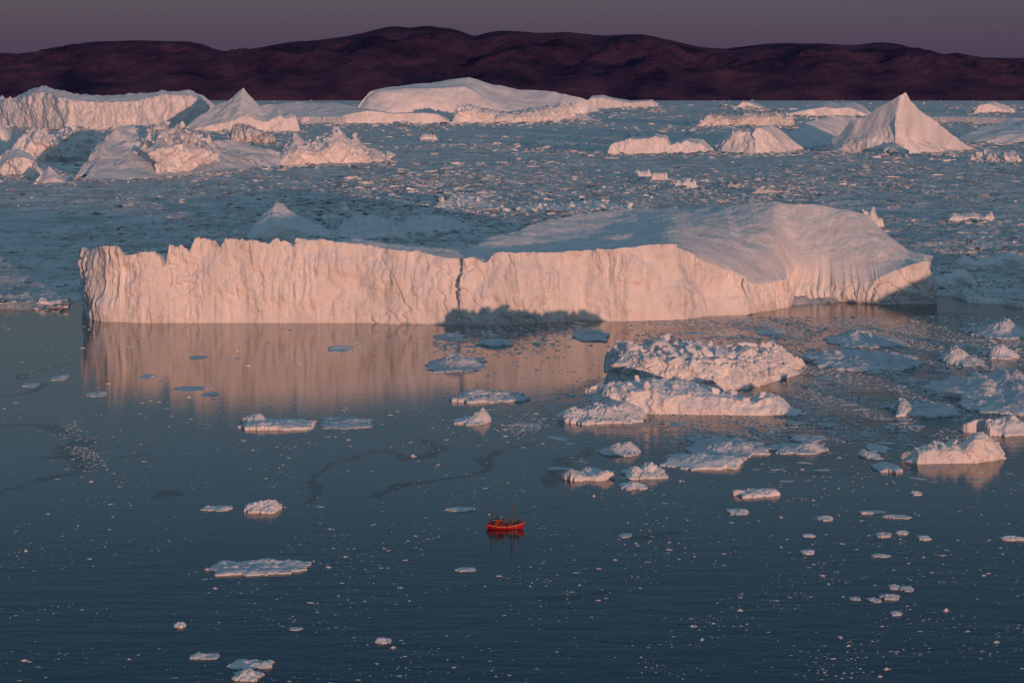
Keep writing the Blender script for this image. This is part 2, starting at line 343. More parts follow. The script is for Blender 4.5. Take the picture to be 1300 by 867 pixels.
spine = [(122, 1668, 332), (200, 1672, 338), (250, 1676, 332), (400, 1690, 318), (450, 1700, 308), (520, 1710, 312), (590, 1730, 319), (620, 1780, 306), (670, 1850, 288), (730, 1920, 274), (800, 1955, 266), (860, 1960, 265), (914, 1895, 266), (950, 1872, 259), (983, 1866, 256), (1020, 1862, 258), (1052, 1860, 263), (1097, 1856, 275), (1125, 1850, 298), (1150, 1850, 317), (1176, 1825, 324)]
V, F = berg_mesh(front, back, spine, 0.62, 88, 90, flute=(2.9, 8.0, 5.0), lump=(4.0, 30.0), top=(2.6, 42.0), rub=(.5, 16.0), seed=3, talus=1.3, smooth_rim=80.0, jagk=1.6)
berg_main = tag(centred(V, F, 'iceberg', M['cliff']), 'huge flat-fronted iceberg with a long sunlit cliff and a snow dome, mirrored in water', 'iceberg')

# ------------------------------------------------------------------ sea
def polydist(x, y, pts):
    d = np.full(x.shape, 1e9)
    for (ax, ay), (bx, by) in zip(pts[:-1], pts[1:]):
        vx, vy = bx - ax, by - ay; t = np.clip(((x - ax) * vx + (y - ay) * vy) / (vx * vx + vy * vy + 1e-9), 0, 1)
        d = np.minimum(d, np.hypot(x - ax - t * vx, y - ay - t * vy))
    return d
LEADS = [  # broken leads in the young ice, traced on the water: points and half width in metres
    ([(-20, 538), (40, 538), (75, 545), (95, 560), (120, 572), (105, 585), (85, 582)], 9), ([(125, 575), (95, 598), (50, 608), (0, 628)], 6), ([(80, 592), (140, 588), (190, 577)], 2.5),
    ([(20, 480), (60, 470), (110, 452)], 3.5), ([(0, 505), (40, 497), (90, 480)], 4), ([(470, 572), (520, 580), (565, 570), (540, 560)], 4), ([(480, 632), (520, 622), (550, 610), (620, 580), (680, 560)], 4),
    ([(180, 630), (200, 625), (240, 622)], 4), ([(690, 520), (720, 495), (770, 485)], 9), ([(640, 545), (690, 530), (720, 525)], 6), ([(745, 575), (700, 600), (680, 615)], 4), ([(820, 690), (850, 684), (860, 680)], 6), ([(460, 570), (420, 592), (380, 640)], 2.5),
    ([(1020, 480), (1080, 478), (1180, 470)], 18), ([(1030, 500), (1100, 505), (1150, 500), (1250, 490)], 20), ([(1000, 410), (1080, 400), (1200, 400)], 16), ([(850, 420), (960, 415), (1040, 425)], 16), ([(1060, 540), (1130, 545)], 14), ([(980, 545), (1060, 530), (1130, 535)], 10),
    ([(590, 668), (560, 672), (500, 678)], 1.2), ([(645, 648), (680, 645), (720, 640)], 2), ([(1000, 600), (1070, 602), (1110, 594)], 3), ([(560, 437), (640, 430), (720, 420)], 5), ([(120, 700), (180, 690)], 3), ([(700, 760), (760, 755)], 5)]
ys = np.concatenate([np.linspace(960, 330, 330), np.geomspace(330 - HZ, 9.0, 90)[1:] + HZ])
xs = np.linspace(-420, 1720, 420)
GX, GY = np.meshgrid(xs, ys, indexing='ij')
t = CAMH / (sp - (CY - GY) / FPX * cp)
WX = (GX - CX) / FPX * t; WY = (cp + (CY - GY) / FPX * sp) * t
V = np.stack([WX, WY, np.zeros_like(WX)], -1)
opn = np.full(WX.shape, 0.0)
jx = WX + 9 * fbm(WX / 40, WY / 40, 0.5, 3, 300); jy = WY + 14 * fbm(WX / 40, WY / 40, 7.5, 3, 310)
for pts, wd in LEADS:
    q = [tuple(P(a, b)[:2]) for a, b in pts]
    opn = np.maximum(opn, 0.5 * (1 - sstep(0.3, 1.6, polydist(jx, jy, q) / wd)))
opn = opn - 0.12 + 0.10 * sstep(760, 980, GX) * sstep(640, 560, GY) + 0.06 * sstep(700, 860, GY) - 0.25 * sstep(260, 60, GX) * sstep(470, 440, GY)
# skirts: the same sheet runs on to the sides, towards the camera's shore and past the hills
me = mesh_from('sea', V.reshape(-1, 3), gridF(*WX.shape, False)[:, ::-1], M['water'])
at = me.attributes.new('open', 'FLOAT', 'POINT'); at.data.foreach_set('value', opn.astype(np.float32).ravel())
at = me.attributes.new('wind', 'FLOAT', 'POINT'); at.data.foreach_set('value', (0.012 + 0.08 * sstep(500, 870, GY) + 0.11 * sstep(740, 900, GX) * sstep(620, 520, GY)).astype(np.float32).ravel())
sea = tag(link('sea', me), kind='structure')
lo = V[:, 0, :]; nx, ny = V.shape[:2]
x0, x1 = V[0, -1, 0], V[-1, -1, 0]
B = 60000
ring = list(range(0, nx))
Vk = [tuple(v) for v in V[:, 0]] + [tuple(v) for v in V[-1, 1:]] + [tuple(v) for v in V[::-1, -1][1:]] + [tuple(v) for v in V[0, ::-1][1:-1]]
n0 = len(Vk); far = []
for (x, y, z) in Vk:
    a = np.array([x, y - 3000.0]); a = a / max(abs(a[0]), abs(a[1])) * B; far.append((a[0], a[1] + 3000, 0))
Fk = [(i, n0 + i, n0 + (i + 1) % n0, (i + 1) % n0) for i in range(n0)]
me = mesh_from('sea', Vk + far, Fk, M['water'], smooth=False)
bm = bmesh.new(); bm.from_mesh(me); bmesh.ops.recalc_face_normals(bm, faces=bm.faces[:])
if sum(f.normal.z for f in bm.faces) < 0: bmesh.ops.reverse_faces(bm, faces=bm.faces[:])
bm.to_mesh(me); bm.free()
tag(link('outer_sea', me), kind='structure')

# ------------------------------------------------------------------ hills beyond the fjord
def hills(name, prof, Yb, Yr, Yk, seed, nx, ny, amp):
    pxs = np.linspace(prof[0][0], prof[-1][0], nx)
    yt = np.interp(pxs, [p[0] for p in prof], [p[1] for p in prof])
    for _ in range(int(nx / 260)): yt = np.convolve(np.pad(yt, 2, mode='edge'), np.ones(5) / 5, 'valid')
    zr = np.array([zt(Yr, v) for v in yt])
    rows = []
    X0 = (pxs - CX) / FPX * Yr
    for s in np.concatenate([np.linspace(0, 1, ny), 1 + np.linspace(0, 1, 12)[1:]]):
        Y = Yb + (Yr - Yb) * s if s <= 1 else Yr + (Yk - Yr) * (s - 1)
        pr = (s ** 0.75) if s <= 1 else max(0.0, 1 - (s - 1)) ** 1.3
        r = ridged(X0 / 1500, Y / 1500, seed, 6, seed + 200, 0.5)
        z = zr * pr + amp * (r - 0.6) * (math.sin(math.pi * min(s, 1)) * (1 - min(s, 1) ** 3) * 1.3 + 0.01) * (0.4 + 0.6 * pr) + (9 * fbm(X0 / 500, Y / 500, seed, 4, 77) + 4 * np.abs(fbm(X0 / 120, Y / 160, seed, 3, 78))) * pr
        rows.append(np.stack([X0, np.full(nx, Y), np.maximum(z, -6 if s > 0 else -10)], 1))
    V = np.stack(rows, 1)
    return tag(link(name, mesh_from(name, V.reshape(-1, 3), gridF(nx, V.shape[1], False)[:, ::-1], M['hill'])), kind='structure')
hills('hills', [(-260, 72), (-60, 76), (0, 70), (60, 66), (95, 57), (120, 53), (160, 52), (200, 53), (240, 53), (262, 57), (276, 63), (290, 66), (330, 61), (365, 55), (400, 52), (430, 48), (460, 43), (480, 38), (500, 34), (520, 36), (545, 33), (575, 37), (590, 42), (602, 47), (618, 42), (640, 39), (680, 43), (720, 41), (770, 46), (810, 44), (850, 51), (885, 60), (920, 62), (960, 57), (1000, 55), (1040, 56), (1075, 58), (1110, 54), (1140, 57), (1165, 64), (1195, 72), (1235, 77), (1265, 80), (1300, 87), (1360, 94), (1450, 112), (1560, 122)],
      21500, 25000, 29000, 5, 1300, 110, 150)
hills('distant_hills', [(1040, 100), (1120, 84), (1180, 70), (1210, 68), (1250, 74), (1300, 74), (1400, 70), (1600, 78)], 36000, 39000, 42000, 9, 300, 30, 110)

# ------------------------------------------------------------------ pack ice beyond the berg
EDGE = [(-500, 393), (0, 393), (60, 393), (78, 388), (108, 378), (400, 392), (700, 396), (960, 390), (1190, 374), (1240, 384), (1300, 392), (1800, 400)]   # where the pack ends on the water
ex, ey = [e[0] for e in EDGE], [e[1] for e in EDGE]
ys = np.concatenate([np.linspace(402, 250, 210), np.linspace(250, 127.3, 240)[1:]])
xs = np.linspace(-230, 1530, 1150)
GX, GY = np.meshgrid(xs, ys, indexing='ij')
t = CAMH / (sp - (CY - GY) / FPX * cp)
WX = (GX - CX) / FPX * t; WY = (cp + (CY - GY) / FPX * sp) * t
def pack_h(WX, WY):
    dY = WY ** 2 / (FPX * CAMH) * 0.6
    h = np.full(WX.shape, 1.3)
    for lam, amp in ((520, 2.6), (190, 2.4), (75, 2.2), (30, 1.6), (13, 0.9)):
        h += np.clip(lam / (3 * dY), 0, 1) * amp * pn(WX / lam, WY / lam / 0.8, 2.0, int(lam))
    d1, d2, cid = worley(WX / 22 + 0.3 * pn(WX / 30, WY / 30, 0, 4), WY / 30, 8)
    h += ((cid - 0.45) * 2.6 * sstep(0.02, 0.16, d2 - d1) - 0.8 * (1 - sstep(0.02, 0.10, d2 - d1))) * np.clip(60 / dY, 0, 1)
    d1, d2, cid = worley(WX / 8, WY / 11, 18)
    h += (cid - 0.4) * 1.5 * sstep(0.02, 0.2, d2 - d1) * np.clip(14 / dY, 0, 1)
    h += 2.2 * sstep(0.1, 0.8, fbm(WX / 500, WY / 700, 9.0, 3, 520))
    return np.clip(h, 0.15, 14)
h = pack_h(WX, WY)
edge = np.interp(GX, ex, ey) + 3.0 * fbm(WX / 60, WY / 60, 3.0, 4, 540)
h = np.where(GY > edge, -1.0 - 0.1 * (GY - edge), h)
h = np.clip(h, -1.5, 14)
V = np.stack([WX, WY, h], -1)
tag(link('pack_ice', mesh_from('pack_ice', V.reshape(-1, 3), gridF(*WX.shape, False)[:, ::-1], M['pack'])), kind='structure')

# ------------------------------------------------------------------ ice chunk shapes shared by blocks and bits
def hull_mesh(pts):
    bm = bmesh.new()
    for p in pts: bm.verts.new(p)
    r = bmesh.ops.convex_hull(bm, input=bm.verts[:])
    bmesh.ops.delete(bm, geom=list({g for g in r['geom_interior'] + r['geom_unused'] if isinstance(g, bmesh.types.BMVert)}), context='VERTS')
    bmesh.ops.triangulate(bm, faces=bm.faces[:]); bmesh.ops.recalc_face_normals(bm, faces=bm.faces[:])
    bm.verts.index_update()
    V = np.array([v.co[:] for v in bm.verts]); F = np.array([[v.index for v in f.verts] for f in bm.faces]); bm.free()
    return V, F
def chunk_proto(n, flat, seed):
    r = np.random.default_rng(seed)
    p = r.normal(size=(n, 3)); p /= np.linalg.norm(p, axis=1, keepdims=True); p *= r.uniform(0.75, 1.15, (n, 1))
    p[:, 2] *= flat; p[:, 0] *= r.uniform(0.9, 1.4); p[:, 2] += flat * 0.35
    return hull_mesh(p)
CH = [chunk_proto(13, 0.75, 100 + i) for i in range(8)]          # blocky pieces
FL = [chunk_proto(12, 0.22, 200 + i) for i in range(8)]          # flat pieces
def scatter(items, protos):
    """items: (x, y, z, s, rz, sx, sz) -> one joined array mesh"""
    VV, FF, o = [], [], 0
    for (x, y, z, s, rz, kx, kz) in items:
        V, F = protos[int(abs(x * 7 + y * 3)) % len(protos)]
        c, q = math.cos(rz), math.sin(rz)
        a = V * (s * kx, s, s * kz)
        b = np.stack([a[:, 0] * c - a[:, 1] * q + x, a[:, 0] * q + a[:, 1] * c + y, a[:, 2] + z], 1)
        VV.append(b); FF.append(F + o); o += len(V)
    return np.concatenate(VV), np.concatenate(FF)

# rubble of the pack: thousands of pieces nobody could count
def ground(px, py):
    yc = (CY - py) / FPX; t = CAMH / (sp - yc * cp); return (px - CX) / FPX * t, (cp + yc * sp) * t
n = 230000
py = 127.6 + npr.random(n) ** 0.9 * 268; px = npr.uniform(-150, 1450, n); gx, gy = ground(px, py)
s_px = 0.42 + npr.exponential(0.75, n)
cl = pn(gx / 300, gy / 600, np.full(n, 3.3), 9) + .5 * pn(gx / 90, gy / 160, np.full(n, 5.3), 19)
ok = (py < np.interp(px, ex, ey) - 1) & (s_px < 5.5) & (npr.random(n) < 0.20 + 0.85 * cl)
ii = np.nonzero(ok)[0][:46000]
hh = pack_h(gx, gy)
m_ = 5200
bx, by = np.concatenate([npr.normal(520, 130, m_), npr.normal(930, 90, 1500), npr.normal(1230, 80, 1800), npr.uniform(-60, 1360, 1500)]), np.concatenate([npr.normal(272, 24, m_), npr.normal(240, 10, 1500), npr.normal(340, 28, 1800), npr.uniform(150, 380, 1500)])
bs = np.concatenate([.9 + npr.exponential(1.5, m_), .8 + npr.exponential(1.0, 1500), .8 + npr.exponential(1.4, 1800), .8 + npr.exponential(1.1, 1500)])
ok2 = (by < np.interp(bx, ex, ey) - 3) & (by > 140) & (bs < 8); b1, b2 = ground(bx[ok2], by[ok2]); b3 = bs[ok2]; b4 = pack_h(b1, b2)
extra = [(x, y, z - .1 * q, q * y / FPX, rnd.uniform(0, 6.28), rnd.uniform(.9, 1.7), rnd.uniform(.3, .75)) for x, y, z, q in zip(b1, b2, b4, b3)]
items = extra + [(gx[i], gy[i], hh[i], s_px[i] * gy[i] / FPX, rnd.uniform(0, 6.28), rnd.uniform(1.0, 2.4), rnd.uniform(0.10, 0.34) + 0.5 * max(0, cl[i])) for i in ii]
V, F = scatter(items, CH)
tag(link('pack_ice_rubble', mesh_from('pack_ice_rubble', V, F, M['packbit'], smooth=False)), 'countless small jagged pieces of grey-blue broken ice covering the pack', 'ice rubble', kind='stuff')

# ------------------------------------------------------------------ icebergs given by their skyline
def skyline(label, prof, base, depth, c, m='far', jag=0.0, flute=(0.02, 0.10, 3.0), lump=(0.04, 0.35), top=(0.03, 0.3), rub=(0.0, 0.15), seed=0, du=1.0, nvc=26, nvt=30, crest=0.5, inset=0.03, backz=0.3, ease=1.0, emin=.25):
    """prof: (px, ytop[, cliff share]) along the skyline; base: (px, row) of the waterline; lengths are shares of the berg's height"""
    n = max(14, int((prof[-1][0] - prof[0][0]) / 5))
    px = np.unique(np.concatenate([np.linspace(prof[0][0], prof[-1][0], n), [p[0] for p in prof]]))
    yt = np.interp(px, [p[0] for p in prof], [p[1] for p in prof])
    cc = np.interp(px, [p[0] for p in prof], [p[2] if len(p) > 2 else c for p in prof])
    yb = np.interp(px, [b[0] for b in base], [b[1] for b in base])
    Ym = float(np.mean([P(a, b).y for a, b in zip(px, yb)])); H = max(zt(Ym, v) for v in yt)
    if H <= 1: H = 1.0
    front, spine, back = [], [], []
    for a, v, k, b in zip(px, yt, cc, yb):
        Yf = P(a, b).y
        front.append((a, b, b + (v - b) * k, inset * H, jag * H, 0.0))
        e = min(1.0, emin + (1 - emin) * 2 * min(a - px[0], px[-1] - a) / (px[-1] - px[0] + 1e-6) * 2)
        spine.append((a, Yf + depth * crest * e, min(v, b - 0.4)))
        back.append((a, Yf + depth * e, max(0.5, backz * zt(Yf + depth, v)), inset * H))
    back = [b for i, b in enumerate(back[::-1]) if i % 3 == 0 or i in (0, len(back) - 1)]
    BASES.append((px, yb, H))
    f = lambda q: tuple(x * H for x in q)
    V, F = berg_mesh(front, back, spine, du * Ym / FPX, nvc, nvt, flute=(flute[0] * H, flute[1] * H, flute[2]), lump=f(lump), top=f(top), rub=f(rub), seed=seed, backw=0.35, ease=ease, smooth_rim=0.25 * H)
    o = tag(centred(V, F, 'iceberg', M[m]), label, 'iceberg')
    return o, V.reshape(-1, nvc + 1 + nvt, 3), H, nvc + 1
PROTO = {}
BASES = []
def strew(o, G, H, k0, count, size, seed, m='rubble', lo=0.0, name='ice_block', up=0.3, deep=3):
    """loose blocks frozen into the rubbly top of a berg: one object each, meshes shared"""
    r = random.Random(seed); nu, nv, _ = G.shape
    ks = PROTO.setdefault((m, 'blk'), [mesh_from('ice_block', V, F, M[m], False) for V, F in CH])
    k = 0; tries = 0; used = []
    while k < count and tries < count * 60:
        tries += 1
        i, j = r.randrange(nu), r.randrange(max(1, k0 - deep), nv)
        p = G[i, j]
        if p[2] < lo * H: continue
        s = size * (0.45 + r.expovariate(1.6)); s = min(s, size * 2.4)
        if any((p[0] - q[0]) ** 2 + (p[1] - q[1]) ** 2 < (0.8 * (s + q[2])) ** 2 for q in used): continue
        if i > nu * 0.62: continue                               # mostly the side the photo shows
        used.append((p[0], p[1], s))
        c = link(name, r.choice(ks), o); c.location = Vector(p) - o.location + Vector((0, 0, s * up * r.uniform(-0.4, 1)))
        c.scale = (s * r.uniform(0.8, 1.3), s * r.uniform(0.7, 1.2), s * r.uniform(0.7, 1.35)); c.rotation_euler = (r.uniform(-0.5, 0.5), r.uniform(-0.5, 0.5), r.uniform(0, 6.28)); k += 1

# far shore bergs
skyline('long low iceberg on the far left horizon with a sunlit upper cliff', [(-60, 150), (-20, 136, .9), (0, 130, .95), (10, 121, .95), (18, 129, .95), (45, 114, .9), (60, 109, .85), (75, 113, .8), (100, 119, .8), (140, 122, .8), (180, 119, .8), (200, 118, .9), (208, 115, .9), (225, 117, .9), (245, 115, .85), (262, 122, .8), (278, 134, .7)], [(-60, 160), (90, 166), (278, 160)], 420, .9, jag=.04, flute=(.035, .14, 2.0), lump=(.12, .6), seed=21, du=1.1, nvc=44)
skyline('sharp pyramid-shaped pink iceberg in the far left with a ragged low tail to its right', [(240, 163, .3), (256, 148, .3), (285, 132, .3), (300, 123, .35), (308, 115, .35), (313, 111, .4), (318, 119, .35), (326, 128, .35), (338, 138, .4), (348, 140, .6), (357, 139, .7), (364, 146, .7), (371, 143, .8), (374, 142, .9), (377, 151, .8), (382, 163, .5)], [(240, 167), (382, 167)], 340, .35, seed=23, lump=(.07, .3), top=(.035, .25), jag=.03, nvc=28, nvt=40)
skyline('broad domed snowy iceberg in the centre under the dark hills', [(452, 142, .6), (462, 128, .75), (472, 118, .85), (486, 113, .9), (520, 108, .9), (560, 105, .85), (583, 100, .8), (596, 99, .8), (606, 102, .75), (625, 109, .6), (650, 112, .5), (680, 115, .4), (696, 116, .4), (715, 119, .4), (745, 128, .4), (760, 140, .3)], [(452, 154), (760, 153)], 700, .8, seed=25, inset=.6, lump=(.10, 1.0), top=(.05, .9), flute=(.006, .3, 2.0), du=1.2, nvc=40, ease=1.1)
skyline('low flat ice shelf with a short clean cliff reaching left from the domed iceberg', [(326, 139), (345, 133, .3), (380, 130, .3), (430, 131, .35), (470, 139, .9), (500, 144, .95), (537, 143, .95), (556, 144, .9), (572, 152)], [(326, 156), (440, 158), (572, 158)], 600, .4, seed=27, lump=(.10, .9), top=(.05, .9), flute=(.02, .2, 2))
skyline('rubbly pink ice ridge in front of the domed iceberg', [(574, 152, .8), (582, 139, .85), (600, 138, .85), (620, 143, .8), (650, 148, .7), (680, 143, .7), (700, 140, .7), (720, 136, .8), (733, 133, .8), (737, 142, .7), (740, 150, .6)], [(574, 157), (660, 157), (740, 152)], 260, .75, seed=29, lump=(.25, .5), top=(.12, .3), rub=(.12, .3), jag=.12)
skyline('small sharp ice spire standing on the right slope of the domed iceberg', [(686, 134, .4), (694, 128, .4), (701, 117, .5), (705, 124, .5), (712, 134, .4)], [(686, 136), (712, 136)], 90, .45, seed=31, nvc=14, nvt=14)
skyline('thin pink ice bank running right from the domed iceberg', [(738, 134), (750, 122, .8), (765, 121, .8), (775, 124, .8), (800, 128, .7), (826, 127, .8), (834, 132)], [(738, 138), (834, 136)], 420, .7, seed=33, lump=(.1, .5), jag=.06, nvc=14, nvt=18)
# left middle cluster
skyline('round smooth grey ice dome in the left cluster, below the pyramid', [(100, 226), (118, 200), (140, 174), (165, 160), (200, 161), (250, 178), (300, 186), (340, 190), (366, 204)], [(100, 230), (200, 228), (366, 212)], 760, .10, seed=41, inset=.3, lump=(.10, .9), top=(.09, .6), rub=(.03, .35), flute=(.01, .3, 2), ease=1.1, nvt=60)
o, G, H, k0 = skyline('pink rubble ridge heaped on the middle of the left cluster', [(140, 196, .5), (165, 182, .6), (182, 170, .6), (200, 164, .6), (215, 163, .6), (235, 167, .6), (255, 173, .6), (272, 182, .6), (290, 200, .5)], [(140, 212), (200, 226), (290, 214)], 260, .4, 'far', seed=43, lump=(.4, .7), top=(.2, .5), rub=(.05, .4), jag=.05, nvc=34, nvt=30)
strew(o, G, H, k0, 120, 7.0, 1, 'far', deep=20)
o, G, H, k0 = skyline('jumbled pink blocks at the far left end of the cluster', [(22, 196, .5), (35, 172, .7), (52, 168, .7), (66, 174, .6), (85, 172, .6), (100, 164, .7), (118, 164, .7), (130, 184, .6), (138, 198, .4)], [(22, 206), (138, 208)], 210, .6, 'far', seed=45, lump=(.4, .7), top=(.2, .5), rub=(.05, .4), jag=.05, nvc=30, nvt=26)
strew(o, G, H, k0, 90, 6.5, 2, 'far', deep=18)
skyline('smooth ice block cut by the left edge of the picture', [(-60, 172, .8), (-30, 150, .85), (0, 142, .85), (10, 160, .8), (22, 170, .6), (27, 186, .4)], [(-60, 190), (27, 189)], 300, .8, seed=47, inset=.3, lump=(.1, .6), flute=(.02, .3, 2))
skyline('rounded pink lump in front of the left end of the cluster', [(-6, 216, .5), (4, 200, .7), (14, 191, .7), (30, 189, .7), (44, 196, .6), (56, 214, .5)], [(-6, 224), (56, 226)], 120, .7, 'rubble', seed=49, lump=(.2, .6), flute=(.03, .2, 2))
skyline('little grey ice cone beside the rounded pink lump', [(50, 229, .3), (60, 218, .4), (67, 211, .4), (76, 219, .4), (92, 233, .3)], [(50, 234), (92, 235)], 70, .4, seed=51, nvc=12, nvt=18)
skyline('long pink ramp of ice sloping down on the right of the left cluster', [(262, 204, .3), (275, 180, .45), (292, 176, .5), (315, 184, .4), (335, 188, .4), (352, 200, .4), (360, 208, .3)], [(262, 214), (360, 213)], 240, .45, seed=53, inset=.5, lump=(.10, .7), top=(.06, .5))
skyline('dirty ice rubble with brown moraine stains behind the ramp', [(292, 176, .6), (300, 164, .6), (315, 163, .7), (330, 170, .6), (350, 176, .5)], [(292, 182), (350, 183)], 130, .6, 'dirty', seed=55, lump=(.3, .5), rub=(.2, .4), jag=.1, nvc=18, nvt=18)
o, G, H, k0 = skyline('rugged pink ice heap ending the left cluster on its right', [(354, 206, .6), (366, 186, .6), (376, 172, .7), (386, 178, .6), (400, 182, .6), (416, 176, .7), (428, 164, .7), (440, 176, .7), (455, 180, .6), (470, 194, .6), (488, 198, .5), (496, 206, .4)], [(354, 211), (496, 208)], 200, .6, 'far', seed=57, lump=(.35, .7), top=(.15, .4), rub=(.05, .4), jag=.05, nvc=30, nvt=26)
strew(o, G, H, k0, 90, 6.0, 3, 'far', deep=18)
# right middle bergs
skyline('big lone pink ice pyramid on the right with a blunt nose on top', [(1050, 178, .3), (1064, 168, .35), (1076, 152, .4), (1096, 146, .4), (1118, 133, .4), (1130, 123, .45), (1136, 118, .5), (1144, 117, .5), (1150, 128, .4), (1162, 142, .4), (1178, 150, .4), (1196, 166, .35), (1214, 178, .3), (1236, 190, .2)], [(1050, 195), (1140, 197), (1236, 193)], 120, .35, seed=61, inset=.12, emin=1.0, lump=(.10, .55), top=(.05, .4), flute=(.012, .2, 2), nvc=34, nvt=50)
skyline('smooth shaded ice shoulder to the left of the big pink pyramid', [(980, 186, .3), (1000, 168, .4), (1020, 155, .4), (1050, 148, .4), (1080, 148, .4), (1100, 156, .3)], [(980, 190), (1100, 184)], 500, .4, seed=63, inset=.5, lump=(.1, .8), top=(.05, .7), flute=(.01, .3, 2))
skyline('low broken ice foot spread in front of the big pink pyramid', [(1030, 188, .6), (1044, 180, .7), (1062, 176, .7), (1080, 181, .6), (1105, 185, .6), (1130, 182, .6), (1140, 187, .5), (1150, 194, .4)], [(1030, 192), (1150, 199)], 110, .6, seed=65, lump=(.35, .8), rub=(.06, .5), nvc=20, nvt=22)
skyline('block of ice with two pink peaks and a blue-grey foot, left of the pyramid', [(905, 186, .5), (918, 170, .85), (925, 163, .9), (945, 164, .9), (958, 170, .9), (966, 160, .9), (974, 158, .9), (984, 163, .85), (996, 172, .7), (1018, 190, .5)], [(905, 195), (960, 196), (1018, 194)], 200, .85, seed=67, inset=.3, lump=(.12, .5), flute=(.05, .25, 3), jag=.05)
skyline('square pink ice cliff with ragged top in the right background', [(771, 188, .8), (778, 180, .9), (790, 177, .9), (800, 174, .9), (815, 174, .9), (826, 172, .9), (830, 169, .9), (836, 171, .9), (846, 173, .9), (849, 182, .8), (870, 175, .8), (890, 177, .7), (904, 190, .6)], [(771, 196), (904, 196)], 170, .9, seed=69, inset=.12, lump=(.08, .4), flute=(.07, .22, 4), jag=.10)
skyline('small pink ice knob just behind the square ice cliff', [(795, 170, .5), (799, 162, .7), (806, 160, .8), (811, 166, .7), (813, 171, .5)], [(795, 173), (813, 173)], 60, .7, seed=71, nvc=12, nvt=12)
skyline('dirty grey and black streaked ice ridge behind the two-peaked block', [(886, 158, .6), (896, 149, .7), (912, 148, .7), (930, 150, .7), (948, 145, .7), (966, 146, .7), (985, 144, .7), (1000, 151, .6), (1006, 158, .5)], [(886, 161), (1006, 160)], 260, .7, 'dirty', seed=73, lump=(.3, .6), rub=(.2, .5), jag=.12, nvc=18, nvt=18)
skyline('long pink sloping ice slab on the right horizon, left of the pyramid', [(990, 146, .6), (1010, 139, .6), (1030, 133, .6), (1048, 128, .6), (1060, 132, .6), (1078, 129, .6), (1092, 136, .5), (1104, 146, .4)], [(990, 148), (1104, 148)], 500, .6, seed=75, lump=(.15, .8), nvc=16, nvt=20)
skyline('small pink ice hump on the horizon above the dirty ridge', [(936, 134, .6), (942, 128, .8), (950, 129, .8), (960, 133, .6), (968, 136, .5)], [(936, 137), (968, 137)], 240, .7, seed=77, nvc=10, nvt=10)
skyline('small pink ice bump on the horizon near the right edge', [(1236, 142, .6), (1244, 131, .8), (1255, 129, .8), (1268, 133, .7), (1282, 140, .5)], [(1236, 144), (1282, 143)], 300, .7, seed=79, lump=(.15, .6), nvc=12, nvt=12)
skyline('wide shaded ice swell at the right edge beyond the pack', [(1210, 176, .3), (1240, 162, .4), (1280, 152, .4), (1330, 148, .4), (1400, 170, .3)], [(1210, 182), (1400, 184)], 600, .3, seed=81, inset=.6, lump=(.1, .9), top=(.07, .8))
skyline('flat pale ice tongue below the bump at the right edge', [(1160, 152, .7), (1180, 147, .8), (1240, 147, .8), (1290, 150, .8), (1330, 155, .6)], [(1160, 155), (1330, 158)], 260, .8, seed=83, nvc=12, nvt=14)
skyline('broken pink ice lumps on the pack right of the pyramid', [(1232, 200, .6), (1240, 190, .8), (1252, 195, .7), (1266, 197, .7), (1276, 194, .8), (1286, 198, .7), (1292, 204, .5)], [(1232, 205), (1292, 207)], 90, .7, 'rubble', seed=85, lump=(.3, .7), rub=(.2, .6), jag=.1, nvc=14, nvt=14)
# a tall berg just outside the right of the frame: its shade lies on the right foot of the great berg and the pack behind
def outside(label, x0, x1, Y, H, depth, seed):
    fr = []
    for i in range(15):
        u = i / 14; x = x0 + (x1 - x0) * u; hh = H * min(1, .25 + 2.2 * u, .3 + 2.6 * (1 - u)) * (1 + .12 * math.sin(7 * u + seed))
        px_ = CX + FPX * x / Y; fr.append((px_, HZ + FPX * CAMH / Y, HZ + FPX * (CAMH - .8 * hh) / Y, .1 * H, .03 * H, 0))
    spn = [(f[0], Y + depth * .45, HZ + (f[2] - HZ) * Y / (Y + depth * .45) - 3) for f in fr]
    bk = [(CX + (f[0] - CX) * Y / (Y + depth), Y + depth, .4 * H, .1 * H) for f in fr[::-3]]
    V, F = berg_mesh(fr, bk, spn, 2.5, 26, 30, flute=(1.2, 9, 3), lump=(3, 24), top=(2, 30), seed=seed)
    return tag(centred(V, F, 'iceberg', M['cliff']), label, 'iceberg')
outside('tall iceberg standing out of view to the right of the great berg', 398, 720, 1290, 64, 150, 301)
